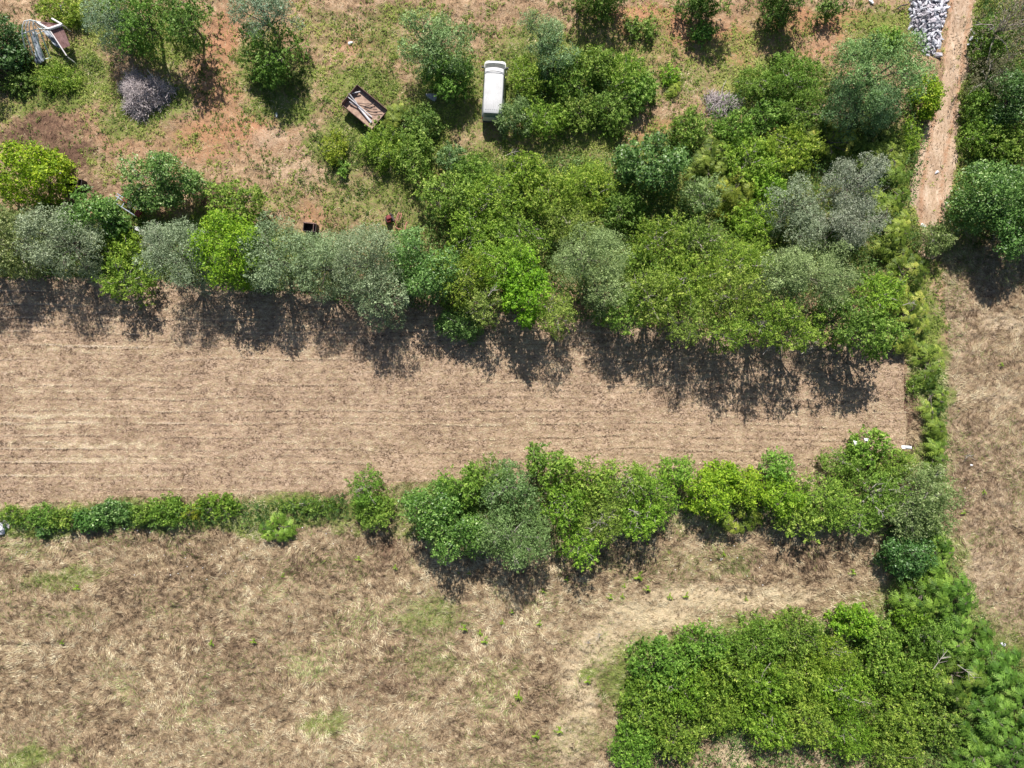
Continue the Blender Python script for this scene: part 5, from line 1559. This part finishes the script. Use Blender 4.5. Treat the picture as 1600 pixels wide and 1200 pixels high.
# ------------------------------------------------------------------ iron trough, implement, junk
def trough(px, py, L, W, rz, label):
    x, y, _ = P(px, py, .6)
    t = thing('iron_trough', label, 'trough', (x, y, 0), rz)
    box('side_panel', t, M_DARKIRON, (0, W / 2, .45), (L, .05, .8))
    box('side_panel', t, M_DARKIRON, (0, -W / 2, .45), (L, .05, .8))
    box('end_panel', t, M_DARKIRON, (L / 2, 0, .45), (.05, W - .06, .8))
    box('end_panel', t, M_DARKIRON, (-L / 2, 0, .45), (.05, W - .06, .8))
    box('floor_panel', t, M_DARKIRON, (0, 0, .1), (L - .06, W - .06, .05))
    box('rim', t, M_RUST, (0, W / 2 + .02, .87), (L + .06, .09, .04))
    box('divider', t, M_RUST, (L * .30, 0, .6), (.06, W - .08, .5))
    return t
trough(114, 286, 1.8, .75, math.radians(-9), 'black open iron trough beside the vivid lime tree')
trough(485, 356, 1.1, .7, math.radians(-6), 'small black iron box at the upper edge of the olive row')

x, y, _ = P(198, 321, .7)
im = thing('farm_implement', 'blue-grey and red farm implement half under the large-leaved round tree', 'farm implement', (x, y, 0), math.radians(-33))
for yy in (-.35, .18, .42):
    box('frame_bar', im, M_BLUEGREY, (0, yy, .75), (2.5, .08, .08), bevel=.01)
for xx in (-1.0, -.3, .45, 1.1):
    box('cross_bar', im, M_BLUEGREY, (xx, .03, .70), (.07, .86, .07))
for xx in (-.9, -.5, -.1, .3, .7):
    t_ = link('tine', np_mesh('tine', *tube([(xx, -.35, .7), (xx + .05, -.6, .4), (xx + .15, -.45, .02)], [.03, .03, .015], 5), 4), im, (M_DARKIRON,))
box('red_housing', im, M_REDPAINT, (-.25, .34, .86), (.55, .3, .22), bevel=.04)
box('red_guard', im, M_REDPAINT, (1.25, -.05, .72), (.45, .55, .25), bevel=.06)
box('gear_box', im, M_DARKIRON, (.4, .1, .85), (.35, .35, .3), bevel=.03)
bm = bmesh.new()
bmesh.ops.create_cone(bm, cap_ends=True, segments=18, radius1=.32, radius2=.32, depth=.14)
w_ = bm_obj('wheel', bm, im, M_RUBBER, bevel=.02)
w_.location = (.9, .5, .32)
w_.rotation_euler = (math.pi / 2, 0, 0)
bm = bmesh.new()
bmesh.ops.create_cone(bm, cap_ends=True, segments=18, radius1=.32, radius2=.32, depth=.14)
w_ = bm_obj('wheel', bm, im, M_RUBBER, bevel=.02)
w_.location = (-.7, .5, .32)
w_.rotation_euler = (math.pi / 2, 0, 0)
pipe('wooden_stake', P(207.5, 354, 1.2), P(208, 366, .0), .04, M_BEAM, 'short white stake under the farm implement', 'stake')
sheet('plastic_scrap', [(210, 354), (219, 355), (219, 361), (211, 360)], .8, M_PLASTIC, 'scrap of pale plastic beside the short white stake', 'scrap', 2, .05, 5, 4)

# red machine and red pipes above the olives
x, y, _ = P(608, 341, .5)
rm = thing('red_pump', 'small red machine standing left of the rusty bent pipes', 'pump', (x, y, 0), .4)
box('tank', rm, M_REDPAINT, (0, .05, .62), (.42, .36, .3), bevel=.06)
box('engine', rm, M_REDPAINT, (-.12, -.12, .42), (.34, .4, .36), bevel=.05)
box('frame', rm, M_DARKIRON, (0, 0, .18), (.75, .55, .08))
box('exhaust', rm, M_DARKIRON, (.28, .22, .62), (.18, .22, .2), bevel=.04)
box('foot', rm, M_DARKIRON, (.3, -.2, .08), (.1, .1, .16))
box('foot', rm, M_DARKIRON, (-.3, -.2, .08), (.1, .1, .16))
for k, (pts, lab) in enumerate([
        ([(620, 353, .4), (617.5, 346, .6), (622, 334, .6), (624, 331, .6)], 'bent rusty red pipe nearest the red machine'),
        ([(621, 345, .5), (623, 337, .6), (626, 333, .6)], 'thin rusty red pipe, second from the red machine'),
        ([(625, 344, .5), (627, 337, .6), (627, 333, .5)], 'thin rusty red pipe, third from the red machine'),
        ([(617.5, 354, .3), (622, 357.5, .3), (628, 358.5, .3)], 'short rusty pipe curling along the ground below the others'),
        ([(633, 361, .3), (634, 352, .4), (636, 347, .4)], 'rusty board standing right of the bent pipes')]):
    P3 = [P(*p) for p in pts]
    rad = .045 if k != 4 else .06
    ob = link('rusty_pipe', np_mesh('rusty_pipe', *tube(P3, [rad] * len(P3), 6), 4, smooth=True), mats=(M_REDPIPE,))
    tag(ob, lab, 'pipe')
pipe('dark_log', P(1402, 14, .3), P(1418, 7, .35), .06, M_DARKIRON, 'charred branch left of the white stone heap', 'branch', 6, mid=P(1408, 9, .4))
# white plastic scraps
sheet('plastic_scrap', [(1333, 688), (1339, 690), (1341, 698), (1336, 697)], 1.9, M_PLASTIC, 'white plastic rag on the bush poking into the stubble, left one', 'plastic scrap', 21, .06, 5, 4)
sheet('plastic_scrap', [(1350, 685), (1357, 685), (1356, 689), (1351, 690)], 2.6, M_PLASTIC, 'white plastic rag on the bush poking into the stubble, right one', 'plastic scrap', 22, .06, 5, 4)
sheet('plastic_scrap', [(1408, 696), (1424, 697), (1424, 702), (1409, 701)], 1.7, M_PLASTIC, 'long white plastic strip at the lower right corner of the stubble', 'plastic scrap', 23, .06, 6, 4)
sheet('plastic_scrap', [(93, 266), (99, 267), (98, 272), (93, 271)], .3, M_PLASTIC, 'bluish white plastic litter above the iron trough', 'plastic scrap', 24, .05, 4, 4)
sheet('plastic_scrap', [(1516, 725), (1520, 726), (1519, 728), (1516, 728)], .3, M_PLASTIC, 'tiny white litter in the dry field', 'plastic scrap', 25, .03, 4, 4)
